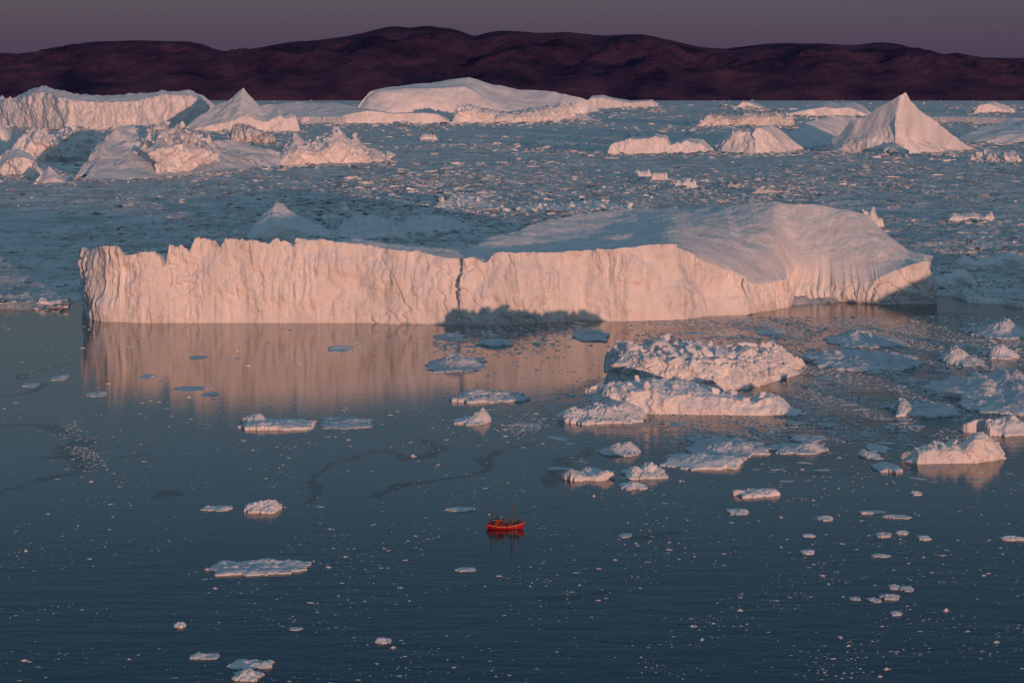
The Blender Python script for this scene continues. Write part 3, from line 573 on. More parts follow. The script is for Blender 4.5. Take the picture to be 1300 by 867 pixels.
# in the shade of the great berg
skyline('grey shaded ice cone rising behind the left half of the great berg', [(314, 300, .3), (330, 280, .3), (345, 263, .4), (352, 257, .4), (360, 259, .4), (380, 272, .35), (405, 285, .3), (428, 296, .3)], [(314, 306), (428, 304)], 170, .35, 'rubble', seed=87, lump=(.07, .5), top=(.06, .4), nvc=20, nvt=34)
for k, (lab, prof, base) in enumerate([
    ('low shaded ice hummock just right of the grey cone', [(420, 300, .4), (440, 281, .5), (470, 277, .5), (500, 285, .5), (520, 300, .3)], [(420, 306), (520, 306)]),
    ('shaded ice hummock with a blunt top in the middle of the pack', [(555, 258, .4), (575, 240, .6), (590, 236, .6), (612, 246, .6), (640, 262, .4)], [(555, 268), (640, 268)]),
    ('shaded rough ice heap behind the middle notch of the great berg', [(490, 286, .5), (520, 268, .6), (545, 262, .6), (575, 270, .6), (600, 288, .4)], [(490, 296), (600, 296)]),
    ('wide shaded ice bank behind the crest of the great berg', [(640, 268, .4), (670, 256, .5), (720, 252, .5), (760, 248, .5), (800, 258, .4)], [(640, 272), (800, 268)])]):
    prof = [(a, base[0][1] + (b - base[0][1]) * (1.0 if k == 0 else .62)) for a, b, _ in prof]
    o, G, H, k0 = skyline(lab, prof, base, 260, .12, 'rubble', seed=90 + k, lump=(.25, .7), top=(.2, .6), rub=(.06, .5), nvc=12, nvt=30, inset=.3)
    strew(o, G, H, k0, 40, 2.6, 30 + k, 'rubble', deep=8)
for k, (lab, x0, x1, yt, yb) in enumerate([
    ('pair of pink ice knobs on the pack left of the great snow dome', 856, 884, 226, 240), ('pink ice lump on the pack in front of the square cliff', 800, 826, 216, 226),
    ('pink ice lump standing alone below the square cliff', 826, 846, 218, 230), ('tiny pink ice pile in the middle of the pack', 682, 716, 178, 187), ('small pink ice pile above the middle of the pack', 534, 556, 170, 178),
    ('pink ice scatter heap right of the left cluster', 506, 526, 216, 222), ('brown-tinted ice pile behind the crest of the snow dome', 956, 992, 236, 247), ('pink pointed ice pile left of the brown-tinted pile', 920, 940, 230, 240),
    ('jagged ice pinnacle at the right shoulder of the great snow dome', 1092, 1120, 262, 292), ('grey rough ice heap on the dark pack near the right edge', 1200, 1262, 268, 284), ('grey broken ice bank along the pack edge at the right', 1210, 1300, 322, 344),
    ('pink-topped lump on the pack edge left of the great berg', 48, 80, 376, 390), ('long low grey ice bank right of the great berg', 1180, 1240, 345, 364)]):
    r = random.Random(k * 5 + 3); n = 5
    prof = [(x0, yb - 2, .5)] + [(x0 + (x1 - x0) * (i + .5 + r.uniform(-.3, .3)) / n, yt + (yb - yt) * r.choice([0, .2, .35, .5]), .65) for i in range(n)] + [(x1, yb - 2, .4)]
    skyline(lab, prof, [(x0, yb), (x1, yb)], (x1 - x0) * P(650, yb).y / FPX * 0.7, .6, 'rubble' if 'brown' not in lab else 'dirty', seed=100 + k, lump=(.3, .8), rub=(.08, .8), top=(.1, .6), jag=.08, nvc=14, nvt=16)

# broken ice heaped round the feet of the bergs in the pack, and pressure ridges between them
sk = []
for (bpx, byb, H) in BASES:
    n = int(26 + 1.3 * (bpx[-1] - bpx[0]))
    q = npr.uniform(bpx[0] - 6, bpx[-1] + 6, n); b = np.interp(q, bpx, byb) + np.abs(npr.normal(0, 2.6, n)) - .4
    gx, gy = ground(q, b); hh = pack_h(gx, gy); sz = np.minimum(.6 + npr.exponential(.95, n), 5)
    sk += [(x, y, z, k * y / FPX, rnd.uniform(0, 6.28), rnd.uniform(.9, 1.9), rnd.uniform(.35, .9)) for x, y, z, k in zip(gx, gy, hh, sz)]
for i in range(95):
    cx_, cy_ = npr.uniform(-80, 1380), 134 + 235 * npr.random() ** 1.15
    if cy_ > np.interp(cx_, ex, ey) - 6: continue
    n = int(npr.integers(12, 60)); L_ = npr.uniform(8, 55); q = cx_ + npr.uniform(-L_, L_, n); b = cy_ + npr.normal(0, 1.2, n) + (q - cx_) * npr.uniform(-.12, .12)
    b = np.clip(b, 128.5, 400); gx, gy = ground(q, b); hh = pack_h(gx, gy); sz = np.minimum(.5 + npr.exponential(.8, n), 4)
    sk += [(x, y, z, k * y / FPX, rnd.uniform(0, 6.28), rnd.uniform(.9, 1.8), rnd.uniform(.4, .95)) for x, y, z, k in zip(gx, gy, hh, sz)]
V, F = scatter(sk, CH)
tag(link('pressure_ridges', mesh_from('pressure_ridges', V, F, M['packbit'], smooth=False)), 'ridges of broken ice heaped round the feet of the bergs in the pack', 'ice rubble', kind='stuff')

# ------------------------------------------------------------------ the rubble berg and its neighbours in front
skA = [(767, 474, .8), (770, 452, .8), (780, 442, .8), (800, 441, .75), (830, 440, .7), (858, 438, .65), (880, 436, .6), (900, 442, .6), (925, 446, .6), (950, 447, .6), (975, 443, .65), (988, 441, .75), (1000, 452, .8), (1014, 456, .85), (1019, 468, .8)]
oA, GA, HA, kA = skyline('large chunky iceberg heaped with broken blocks, in the water before the great berg', skA, [(767, 486), (790, 492), (880, 497), (945, 495), (1000, 480), (1019, 474)], 95, .62, 'rubble', seed=201, crest=.62, jag=.05, lump=(.16, .5), rub=(.05, .3), flute=(.06, .3, 1.5), top=(.05, .35), du=.7, nvc=40, nvt=50, inset=.30, backz=.6)
strew(oA, GA, HA, kA, 285, 2.5, 4, 'rubble', lo=.10, deep=26)
skB = [(743, 508, .7), (748, 494, .75), (760, 489, .7), (790, 487, .7), (815, 484, .7), (826, 480, .7), (845, 484, .6), (870, 484, .6), (890, 489, .6), (905, 496, .8), (930, 503, .85), (955, 509, .85), (968, 503, .85), (980, 500, .85), (995, 508, .8), (1008, 519, .7), (1024, 523, .4)]
oB, GB, HB, kB = skyline('long low iceberg with a sunlit scalloped front and tapering right end before the chunky berg', skB, [(743, 517), (770, 523), (830, 526), (1000, 528), (1024, 526)], 62, .7, 'rubble', seed=203, crest=.5, jag=.03, lump=(.22, .7), rub=(.04, .5), flute=(.06, .4, 1.5), top=(.06, .5), du=.7, nvc=34, nvt=36, inset=.25, backz=.4)
strew(oB, GB, HB, kB, 60, 1.25, 5, 'rubble', lo=.3)
skM = [(1146, 583, .6), (1152, 576, .6), (1165, 570, .6), (1185, 563, .65), (1200, 565, .65), (1212, 562, .65), (1222, 567, .6), (1230, 560, .8), (1238, 552, .85), (1248, 551, .85), (1262, 557, .85), (1272, 566, .85), (1278, 578, .7)]
oM, GM, HM, kM = skyline('rugged iceberg near the right edge with a tall right knob and its own reflection', skM, [(1146, 585), (1165, 589), (1240, 588), (1278, 582)], 30, .7, 'rubble', seed=205, jag=.05, lump=(.2, .5), rub=(.05, .4), flute=(.06, .3, 1.5), top=(.1, .4), du=.7, nvc=30, nvt=30, inset=.2)
strew(oM, GM, HM, kM, 40, .8, 6, 'rubble', lo=.2)

# ------------------------------------------------------------------ floes
def floe(label, x0, x1, yf, yb, edge, bumps=(), m='floe', amp=0.25, seed=0, skew=0.0, name='ice_floe', ragged=.30, cat='ice floe', blocks=0, bsize=.5):
    pf, pb = P((x0 + x1) / 2, yf), P((x0 + x1) / 2, yb); Yc, B = (pf.y + pb.y) / 2, (pb.y - pf.y) / 2
    Xc = ((x0 + x1) / 2 - CX) / FPX * Yc; A = (x1 - x0) / 2 / FPX * Yc
    wpx = x1 - x0; edge, amp = (edge * .65, amp * .6) if wpx < 45 else (edge, amp); nu = int(min(210, max(24, 2.6 * wpx if wpx > 70 else 1.25 * wpx))); nr = max(6, nu // 5)
    th = np.arange(nu) / nu * 2 * math.pi
    R = 1 + ragged * (fbm(np.cos(th) * 1.6, np.sin(th) * 1.6, seed * 3.7, 5, seed + 900, .6) + .5 * (worley(np.cos(th) * 3 + seed, np.sin(th) * 3, seed)[2] - .5)); R = R / max(1, np.abs(R * np.cos(th)).max())
    sgn = lambda v, p: np.sign(v) * np.abs(v) ** p
    ox, oy = A * R * sgn(np.cos(th), .8), B * R * sgn(np.sin(th), .8)
    rows = []
    for r, lvl in [(1.0, 0), (1.0, 1)] + [(q, 2) for q in np.linspace(1, 0, nr + 1)[1:]]:
        x, y = Xc + ox * r, Yc + oy * r + skew * ox * r
        if lvl == 0: z = np.full(nu, -0.5)
        else:
            q = A * .25 + .6; q2 = A * .09 + .7
            z = 1.0 * edge * (0.75 + 0.4 * fbm(x / q, y / q, seed, 4, seed + 910)) + amp * np.maximum(0, ridged(x / q, y / q, seed + .5, 4, seed + 920, .6)) * (0.35 + 0.65 * (1 - r ** 6))
            e1, e2, ci = worley(x / q2 + .3 * pn(x / q2, y / q2, seed, 3), y / q2, seed + 5); f1, f2, cj = worley(x / (q2 * .45), y / (q2 * .45), seed + 9)
            blk = np.maximum(0, ci - .5) * 2 * sstep(.03, .25, e2 - e1) + .5 * np.maximum(0, cj - .45) * 2 * sstep(.03, .3, f2 - f1)
            z = z + amp * 1.15 * blk * (1 - .7 * r ** 8)
            for (bx, fr, yt, bw) in bumps:
                bw = bw * 1.45
                Y = Yc + (fr * 2 - 1) * B * .86; X = (bx - CX) / FPX * Y; hb = (zt(Y, yt) - edge) * (.50 if x1 - x0 < 45 else 1.0); s = bw / FPX * Y
                Y += skew * (X - Xc)
                d2 = ((x - X) / s) ** 2 + ((y - Y) / max(.35 * B, min(s * 1.1, B * .7))) ** 2
                z = z + max(0, hb) * np.exp(-d2 ** 2.0) * np.clip(0.54 + 0.20 * ridged(x / (s * .7), y / (s * .7), seed + bx, 4, seed + 930, .6), .25, 1.05)
            z = np.maximum(z, 0.06)
            if lvl == 1: z = z * .85
        rows.append(np.stack([x, y, z], 1))
    V = np.stack(rows, 1)
    o = centred(V.reshape(-1, 3), gridF(nu, V.shape[1], True), name, M[m], smooth=wpx > 70)
    o.data.flip_normals() if False else None
    return tag(o, label, cat)
fl = [
 ('small lumpy floe lapping the left foot of the long low iceberg', 706, 828, 541, 523, 1.0, [(722, .4, 523, 12), (752, .5, 521, 16), (780, .5, 517, 18), (806, .5, 520, 12)], 'rubble', .9),
 ('grey floe with a cluster of pink knobs, below the lumpy floe', 761, 816, 581, 567, .5, [(782, .4, 567, 6), (795, .5, 563, 7), (806, .5, 566, 5)], 'floe', .5),
 ('smooth whale-backed floe with a sunlit right hump', 838, 958, 598, 576, .5, [(905, .35, 580, 24), (940, .3, 584, 16), (868, .6, 578, 22)], 'rubble', .2),
 ('ridge of pink lumps on a grey floe behind the whale-backed floe', 868, 980, 580, 558, .5, [(912, .3, 565, 10), (938, .35, 563, 12), (960, .3, 567, 10), (915, .9, 556, 8)], 'floe', .5),
 ('grey floe with one pink mound, right of the ridge of lumps', 974, 1056, 577, 563, .5, [(1030, .4, 561, 10), (1000, .3, 569, 6)], 'floe', .3),
 ('smooth blue-grey floe tucked behind the pink mound floe', 1003, 1052, 562, 552, .7, [], 'sheet', .1),
 ('raft of two pink lumps joined by a grey saddle', 713, 784, 613, 599, .7, [(722, .35, 600, 6), (732, .3, 599, 7), (752, .75, 594, 8), (772, .3, 597, 8), (756, .2, 604, 9)], 'rubble', .4),
 ('pink peaked raft to the right of the two-lump raft', 790, 852, 610, 595, .6, [(806, .4, 594, 6), (825, .6, 588, 6), (840, .5, 594, 7), (815, .2, 603, 12)], 'rubble', .6),
 ('small bright wedge of ice below the peaked raft', 788, 824, 622, 614, .6, [(804, .4, 611, 8), (812, .4, 613, 7)], 'rubble', .4),
 ('flat bright-edged floe alone in front of the whale-backed floe', 930, 994, 632, 623, .7, [(938, .4, 622, 6), (986, .4, 622, 6)], 'rubble', .5),
 ('small two-ended ice lump left of the flat bright-edged floe', 926, 954, 653, 646, .5, [(930, .4, 645, 4), (949, .4, 643, 5)], 'rubble', .3),
 ('angular slab with a sunlit right face before the rugged right berg', 1112, 1154, 602, 588, 1.2, [(1140, .2, 590, 12)], 'floe', .15),
 ('pink pointed lump left of the rugged right berg', 1094, 1123, 584, 573, .6, [(1106, .4, 570, 7), (1100, .8, 566, 4)], 'rubble', .4),
 ('blue-grey floe carrying a thin pink pinnacle', 1104, 1134, 575, 563, .4, [(1109, .6, 557, 4)], 'floe', .2),
 ('low broken floe with pink knobs at both ends, right of the tapering iceberg', 1132, 1220, 531, 514, .7, [(1144, .4, 511, 8), (1152, .3, 513, 7), (1205, .4, 513, 9), (1180, .3, 519, 12)], 'floe', .7),
 ('wide textured grey floe cut by the right edge of the picture', 1184, 1390, 533, 478, .9, [(1284, .7, 478, 16), (1262, .65, 484, 14), (1245, .6, 488, 12), (1300, .5, 486, 16), (1215, .6, 492, 14)], 'floe', 1.2),
 ('thick floe with a pink front wall below the wide grey floe', 1219, 1370, 555, 536, 1.0, [(1235, .2, 535, 9), (1255, .2, 531, 10), (1280, .3, 530, 12), (1300, .3, 534, 10)], 'rubble', .6),
 ('pink mounded floe on the right above the wide grey floe', 1190, 1253, 466, 452, .6, [(1210, .4, 448, 8), (1218, .5, 445, 7), (1235, .4, 452, 8)], 'floe', .7),
 ('pink ice lump at the right edge of the picture', 1250, 1297, 457, 446, .6, [(1270, .4, 439, 8), (1285, .4, 444, 8)], 'rubble', .5),
 ('grey floe crowned by a pink hump near the pack edge at the right', 1222, 1330, 430, 415, .8, [(1272, .4, 409, 12), (1290, .4, 413, 12), (1228, .3, 420, 5)], 'floe', .5),
 ('long flat field of grey brash plates right of the chunky iceberg', 1016, 1175, 472, 448, .4, [(1060, .6, 452, 10), (1030, .5, 455, 8), (1150, .4, 457, 12), (1100, .4, 458, 12)], 'floe', 1.1),
 ('round grey floe with a pink cone on it, above the chunky iceberg', 960, 1001, 426, 417, .5, [(987, .4, 412, 7)], 'floe', .3),
 ('grey floe patched with pink knobs under the right end of the great berg', 1050, 1150, 443, 424, .5, [(1092, .7, 418, 12), (1130, .4, 430, 10), (1120, .5, 432, 6)], 'floe', .7),
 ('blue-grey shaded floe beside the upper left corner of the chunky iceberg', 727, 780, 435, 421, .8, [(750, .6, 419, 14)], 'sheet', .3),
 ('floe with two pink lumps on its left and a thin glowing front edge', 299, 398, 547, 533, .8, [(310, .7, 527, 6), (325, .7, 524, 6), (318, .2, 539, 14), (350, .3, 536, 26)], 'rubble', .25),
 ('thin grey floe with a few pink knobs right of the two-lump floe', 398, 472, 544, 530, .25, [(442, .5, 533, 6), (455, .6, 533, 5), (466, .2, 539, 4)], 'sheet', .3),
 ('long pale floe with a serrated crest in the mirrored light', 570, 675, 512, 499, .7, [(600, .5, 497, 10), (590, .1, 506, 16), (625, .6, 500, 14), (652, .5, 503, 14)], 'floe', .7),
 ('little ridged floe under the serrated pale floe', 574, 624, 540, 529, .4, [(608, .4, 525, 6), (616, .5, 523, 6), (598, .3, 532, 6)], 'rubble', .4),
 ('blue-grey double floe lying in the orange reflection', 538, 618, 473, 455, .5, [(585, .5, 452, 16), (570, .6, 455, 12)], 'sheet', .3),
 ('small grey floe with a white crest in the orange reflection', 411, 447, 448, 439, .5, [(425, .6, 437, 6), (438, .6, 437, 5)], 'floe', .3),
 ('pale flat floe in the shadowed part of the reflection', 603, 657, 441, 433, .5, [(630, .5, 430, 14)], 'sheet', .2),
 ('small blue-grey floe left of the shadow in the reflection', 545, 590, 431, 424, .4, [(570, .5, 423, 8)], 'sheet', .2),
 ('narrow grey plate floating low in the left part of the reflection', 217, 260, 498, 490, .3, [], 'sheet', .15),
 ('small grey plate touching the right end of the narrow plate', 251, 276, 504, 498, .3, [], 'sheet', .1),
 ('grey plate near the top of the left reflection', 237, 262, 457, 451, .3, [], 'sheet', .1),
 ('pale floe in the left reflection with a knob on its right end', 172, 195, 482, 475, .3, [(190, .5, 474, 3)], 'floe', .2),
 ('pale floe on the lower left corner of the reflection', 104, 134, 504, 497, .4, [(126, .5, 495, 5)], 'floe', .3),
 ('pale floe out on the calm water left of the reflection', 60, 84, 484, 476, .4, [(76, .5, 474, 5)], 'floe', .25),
 ('pale flat floe near the left edge below the calm water', 22, 46, 492, 486, .3, [], 'floe', .2),
 ('chunky floe with a dark hollow, on the left above the big flat floe', 304, 354, 652, 640, .9, [(318, .4, 639, 8), (338, .5, 636, 8), (346, .3, 642, 7)], 'rubble', .5),
 ('thin curved strip of ice left of the chunky hollow floe', 250, 292, 649, 642, .35, [(282, .4, 641, 6), (258, .7, 641, 2)], 'rubble', .2),
 ('thin sliver of ice just left of the red boat', 560, 604, 650, 644, .35, [(598, .5, 642, 5)], 'floe', .25),
 ('largest flat floe on the dark lower left water with a glowing front edge', 254, 390, 731, 712, .55, [(280, .85, 711, 7), (340, .8, 711, 8), (365, .8, 712, 8)], 'floe', .35),
 ('upper left floe of the trio at the bottom of the picture', 232, 276, 838, 828, .35, [(245, .5, 827, 6)], 'floe', .25),
 ('middle floe of the trio at the bottom of the picture', 279, 340, 850, 839, .35, [(300, .6, 838, 8), (332, .4, 841, 5)], 'floe', .3),
 ('lowest floe of the trio, cut near the bottom edge', 282, 328, 866, 852, .4, [(308, .5, 850, 8)], 'floe', .35),
 ('flat pale floe below and left of the red boat', 575, 604, 726, 720, .3, [(598, .5, 719, 4)], 'floe', .15),
 ('small white floe on the dark water below the boat, to its left', 472, 494, 817, 810, .35, [(480, .5, 807, 5)], 'rubble', .3),
 ('tiny flat floe right of the big flat floe, further down', 361, 380, 800, 796, .25, [], 'floe', .15),
 ('little craggy ice lump on the dark lower left water', 212, 229, 797, 791, .5, [(221, .5, 788, 4)], 'rubble', .4),
 ('small floe with a black hollow on top, right half of the dark water', 1116, 1140, 682, 676, .5, [(1133, .4, 675, 4), (1124, .5, 676, 4)], 'dirty', .4),
 ('small white-topped floe beside the black-hollowed one', 1144, 1163, 679, 674, .4, [(1152, .5, 672, 4)], 'rubble', .3),
 ('small scooped floe right of the white-topped one', 1171, 1189, 686, 680, .5, [(1176, .5, 679, 4), (1184, .5, 679, 3)], 'rubble', .3),
 ('thin long sliver under the black-hollowed floe', 1111, 1139, 708, 703, .3, [], 'rubble', .2),
 ('narrow tan and grey bar of ice, right of the bright-edged floe', 1096, 1134, 653, 648, .5, [(1104, .4, 647, 6)], 'floe', .1),
 ('second bar of ice touching the lower right of the tan and grey bar', 1126, 1166, 659, 653, .45, [(1134, .5, 651, 5)], 'floe', .1),
 ('rounded bright floe left of the two ice bars', 1041, 1064, 661, 655, .5, [(1055, .5, 653, 5)], 'rubble', .3),
 ('small peaked floe above the two ice bars', 1161, 1178, 629, 624, .4, [(1168, .5, 622, 4)], 'rubble', .3),
 ('small floe with a dark middle, lower right of the boat', 1022, 1041, 704, 698, .4, [(1036, .5, 697, 4)], 'rubble', .3),
 ('tiny bright floe above the dark-middled floe', 1024, 1041, 682, 678, .35, [(1033, .5, 677, 3)], 'rubble', .2),
 ('tan floe at the right edge of the dark water', 1277, 1312, 687, 681, .5, [(1290, .5, 679, 5), (1300, .5, 680, 6)], 'rubble', .3),
 ('left floe of a touching pair in the lower right', 1134, 1152, 749, 742, .45, [(1142, .5, 741, 5)], 'floe', .3),
 ('right floe of a touching pair in the lower right', 1150, 1169, 751, 744, .4, [(1158, .5, 743, 5)], 'floe', .25),
 ('biggest floe of the chain in the lower right', 1125, 1152, 762, 755, .5, [(1136, .5, 754, 8), (1146, .5, 755, 5)], 'floe', .35),
 ('middle floe of the chain in the lower right', 1107, 1127, 765, 759, .4, [(1114, .5, 758, 5)], 'floe', .3),
 ('left floe of the chain in the lower right', 1085, 1102, 762, 758, .3, [], 'floe', .25),
 ('small ribbed floe below the chain in the lower right', 1137, 1155, 782, 776, .4, [(1147, .5, 775, 5)], 'floe', .3),
 ('small blunt floe under the wedge, right of the red boat', 778, 806, 682, 677, .35, [(786, .5, 676, 3)], 'floe', .2),
 ('small grey floe on the water right of the boat and slightly lower', 787, 805, 683, 677, .3, [], 'floe', .15),
]
fl = [f for f in fl if not f[0].startswith('small blunt floe under')]
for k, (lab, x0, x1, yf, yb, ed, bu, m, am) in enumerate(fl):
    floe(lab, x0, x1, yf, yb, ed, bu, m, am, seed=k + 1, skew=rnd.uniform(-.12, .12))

# ------------------------------------------------------------------ drifting bits
def lump_proto(seed, flat):
    r = np.random.default_rng(seed); nu, nr = 18, 5
    th = np.arange(nu) / nu * 2 * math.pi
    R = 1 + .35 * fbm(np.cos(th) * 1.3, np.sin(th) * 1.3, seed * 1.7, 3, seed)
    kx = r.uniform(1.0, 1.9); bx, by, bw = r.uniform(-.5, .5), r.uniform(-.4, .2), r.uniform(.25, .5)
    rows = []
    for q in [1.0, .97, .8, .58, .3, 0.0]:
        x, y = np.cos(th) * R * q * kx, np.sin(th) * R * q
        z = np.full(nu, -.15) if q == 1 else flat * (.5 + .5 * np.abs(pn(x * 2, y * 2, seed, seed))) + 1.6 * flat * r.uniform(.5, 1.4) * np.exp(-((x - bx) ** 2 + (y - by) ** 2) / bw ** 2)
        rows.append(np.stack([x, y, z], 1))
    V = np.stack(rows, 1).reshape(-1, 3); F = gridF(nu, 6, True)
    F = np.concatenate([F[:, [0, 1, 2]], F[:, [0, 2, 3]]]); return V, F
LP = [lump_proto(i + 1, f) for i, f in enumerate([.10, .14, .2, .12, .3, .16, .22, .1, .4, .14])]
LPm = [mesh_from('ice_chunk', V, F, M['bit'], False) for V, F in LP]
big, small = [], []
n = 26000
px = npr.uniform(-60, 1360, n); py = 412 + 470 * npr.random(n); gx, gy = ground(px, py)
dens = np.where(py > 560, .75, .6) + .25 * (px > 800); dens = np.where((px < 220) & (py < 470), .06, dens) + .35 * ((px > 130) & (px < 770) & (py < 505))
cl = pn(px / 130, py / 45, np.full(n, 1.7), 31); wp = .7 + npr.exponential(1.2, n)
ok = (py > np.interp(px, ex, ey) + 10) & ~((px > 608) & (px < 676) & (py > 640) & (py < 715)) & (npr.random(n) < dens * (.42 + 1.0 * cl + .5 * pn(px / 260 + py / 400, py / 26, np.full(n, 8.7), 32))) & (wp < 15)
for i in np.nonzero(ok)[0][:6500]:
    sc = wp[i] / 2 / FPX * gy[i] / 1.4
    (big if wp[i] > 4.2 else small).append((gx[i], gy[i], sc, rnd.uniform(0, 6.28), wp[i], px[i], py[i]))
big.sort(key=lambda b: -b[4]); small += big[260:]; big = big[:260]
LAND = [('the red boat', 641, 665), ('the largest flat floe', 322, 721), ('the chunky hollow floe', 329, 645), ('the trio of floes at the bottom', 290, 845), ('the two-lump floe with a glowing edge', 348, 540), ('the serrated pale floe', 622, 505),
 ('the blue-grey double floe in the reflection', 578, 463), ('the whale-backed floe', 898, 587), ('the raft of two pink lumps', 748, 605), ('the flat bright-edged floe', 962, 627), ('the two ice bars', 1130, 653), ('the chain of floes in the lower right', 1120, 760),
 ('the rugged right berg', 1212, 570), ('the black-hollowed floe', 1128, 679), ('the dark-middled floe', 1031, 701), ('the small ribbed floe in the lower right', 1146, 779), ('the craggy ice lump at lower left', 220, 793), ('the little ridged floe', 598, 534),
 ('the pale floe out on the calm left water', 72, 480), ('the chunky iceberg', 892, 465), ('the wide textured grey floe at the right edge', 1250, 505), ('the lower right corner of the picture', 1300, 867), ('the lower left corner of the picture', 0, 867), ('the small white floe below the boat', 483, 813), ('the tan floe at the right edge', 1290, 684), ('the left edge of the picture at mid height', 0, 620)]
ORD = ['nearest', 'second', 'third', 'fourth', 'fifth', 'sixth', 'seventh', 'eighth', 'ninth', 'tenth', 'eleventh', 'twelfth', 'thirteenth', 'fourteenth', 'fifteenth', 'sixteenth']
info = []
for q in big:
    d, k = min((math.hypot(q[5] - a_, (q[6] - b_) * 1.4), i) for i, (_, a_, b_) in enumerate(LAND))
    ux, uy = q[5] - LAND[k][1], (q[6] - LAND[k][2]) * 1.4
    info.append((k, ('right of' if ux > 0 else 'left of') if abs(ux) > abs(uy) else ('below' if uy > 0 else 'above'), d))
rank = {}
for i in sorted(range(len(big)), key=lambda i: info[i][2]):
    rank.setdefault(info[i][:2], []).append(i)
for i, (x, y, sc, rz, wpx, qx, qy) in enumerate(big):
    o = link('ice_chunk', rnd.choice(LPm)); o.location = (x, y, 0); o.rotation_euler = (0, 0, rz if rnd.random() < .4 else rnd.gauss(0, .4) + (math.pi if rnd.random() < .5 else 0)); o.scale = (sc, sc, sc * rnd.uniform(.9, 1.6))
    k, dr, _ = info[i]; r_ = rank[(k, dr)].index(i)
    tag(o, f"{ORD[min(r_, 15)]} small pale ice chunk {dr} {LAND[k][0]}", 'ice chunk', 'small ice chunks drifting on the open water')
items = [(x, y, 0, sc, rz, 1, 1.3) for (x, y, sc, rz, wpx, _a, _b) in small]
V, F = scatter(items, LP)
tag(link('ice_bits', mesh_from('ice_bits', V, F, M['bit'], smooth=True)), 'tiny specks of ice sprinkled over the dark water', 'ice bits', kind='stuff')
PLm = [mesh_from('ice_plate', V, F, M['sheet'], True) for V, F in [lump_proto(70 + i, f) for i, f in enumerate([.03, .05, .04, .07, .03, .06])]]
PLAND = [('the chunky iceberg', 892, 465), ('the long low scalloped iceberg', 880, 508), ('the rugged right berg', 1212, 570), ('the wide textured grey floe', 1250, 505), ('the flat field of brash plates', 1096, 460), ('the whale-backed floe', 898, 587), ('the pink mound floe', 1015, 570), ('the right end of the great berg', 1150, 392),
 ('the low floe with pink knobs at both ends', 1176, 522), ('the grey floe with a pink hump', 1275, 422), ('the serrated pale floe', 622, 505), ('the shadow on the great berg', 640, 415), ('the pale flat floe in the shadow', 630, 437), ('the floe with a pink cone', 980, 421), ('the lumpy floe', 766, 532)]
n = 6000
px = npr.uniform(480, 1330, n); py = npr.uniform(404, 612, n); gx, gy = ground(px, py); wp = 5 + npr.exponential(7.0, n)
pw = np.exp(-((px - 1080) / 260) ** 2 - ((py - 480) / 75) ** 2) + .8 * np.exp(-((px - 640) / 130) ** 2 - ((py - 428) / 22) ** 2) + .3 * (px > 700)
ok = (py > np.interp(px, ex, ey) + 8) & (npr.random(n) < .4 * pw) & (wp < 38) & ~((px > 740) & (px < 1025) & (py > 430) & (py < 530))
prank = {}
for i in np.nonzero(ok)[0][:290]:
    d, k = min((math.hypot(px[i] - a_, (py[i] - b_) * 1.4), j) for j, (_, a_, b_) in enumerate(PLAND))
    ux, uy = px[i] - PLAND[k][1], (py[i] - PLAND[k][2]) * 1.4
    prank.setdefault((k, ('right of' if ux > 0 else 'left of') if abs(ux) > abs(uy) else ('below' if uy > 0 else 'above')), []).append((d, i))
for (k, dr), lst in prank.items():
    for r_, (d, i) in enumerate(sorted(lst)):
        sc = wp[i] / 2 / FPX * gy[i] / 1.4
        o = link('ice_plate', rnd.choice(PLm)); o.location = (gx[i], gy[i], 0); o.rotation_euler = (0, 0, rnd.gauss(0, .5) + (math.pi if rnd.random() < .5 else 0)); o.scale = (sc * 1.1, sc * rnd.uniform(.8, 1.2), sc)
        tag(o, f"{ORD[r_] if r_ < 16 else 'outlying'} thin grey-blue ice plate {dr} {PLAND[k][0]}", 'ice plate', 'thin ice plates drifting among the floes')
# brash: the thick drift of small grey plates on the right and in front of the berg
items = []
PATH = [[(1010, 405), (1300, 400)], [(1020, 470), (1300, 440)], [(1020, 495), (1260, 500)], [(850, 418), (1010, 425)], [(690, 520), (760, 490)], [(640, 545), (720, 525)], [(1060, 545), (1150, 545)], [(980, 550), (1060, 535)], [(560, 435), (740, 425)], [(90, 550), (115, 580)], [(880, 560), (960, 555)]]
WID = [22, 24, 26, 14, 11, 8, 14, 10, 12, 10, 8]
n = 260000
px = npr.uniform(0, 1400, n); py = npr.uniform(402, 620, n); gx, gy = ground(px, py)
d = np.min([polydist(px, py * 1.0, pth) / wd for pth, wd in zip(PATH, WID)], 0)
cl = pn(px / 60, py / 14, np.full(n, 5.7), 33) + .4 * pn(px / 20, py / 6, np.full(n, 2.7), 34)
pr = np.exp(-d * d * .8) * (.55 + .9 * cl) + .04 * np.maximum(0, cl) + .42 * (px > 790) * (py < 565) * (.55 + cl)
wp = .9 + npr.exponential(1.5, n)
ok = (py > np.interp(px, ex, ey) + 4) & (npr.random(n) < pr) & (wp < 11)
for i in np.nonzero(ok)[0][:52000]:
    items.append((gx[i], gy[i], 0, wp[i] / 2 / FPX * gy[i] / 1.2, rnd.uniform(0, 6.28), rnd.uniform(1, 1.6), rnd.uniform(.5, 1.4)))
V, F = scatter(items, FL)
tag(link('brash_ice', mesh_from('brash_ice', V, F, M['brash'], smooth=False)), 'drifts of small grey-blue ice plates crowding the water between the floes', 'brash ice', kind='stuff')

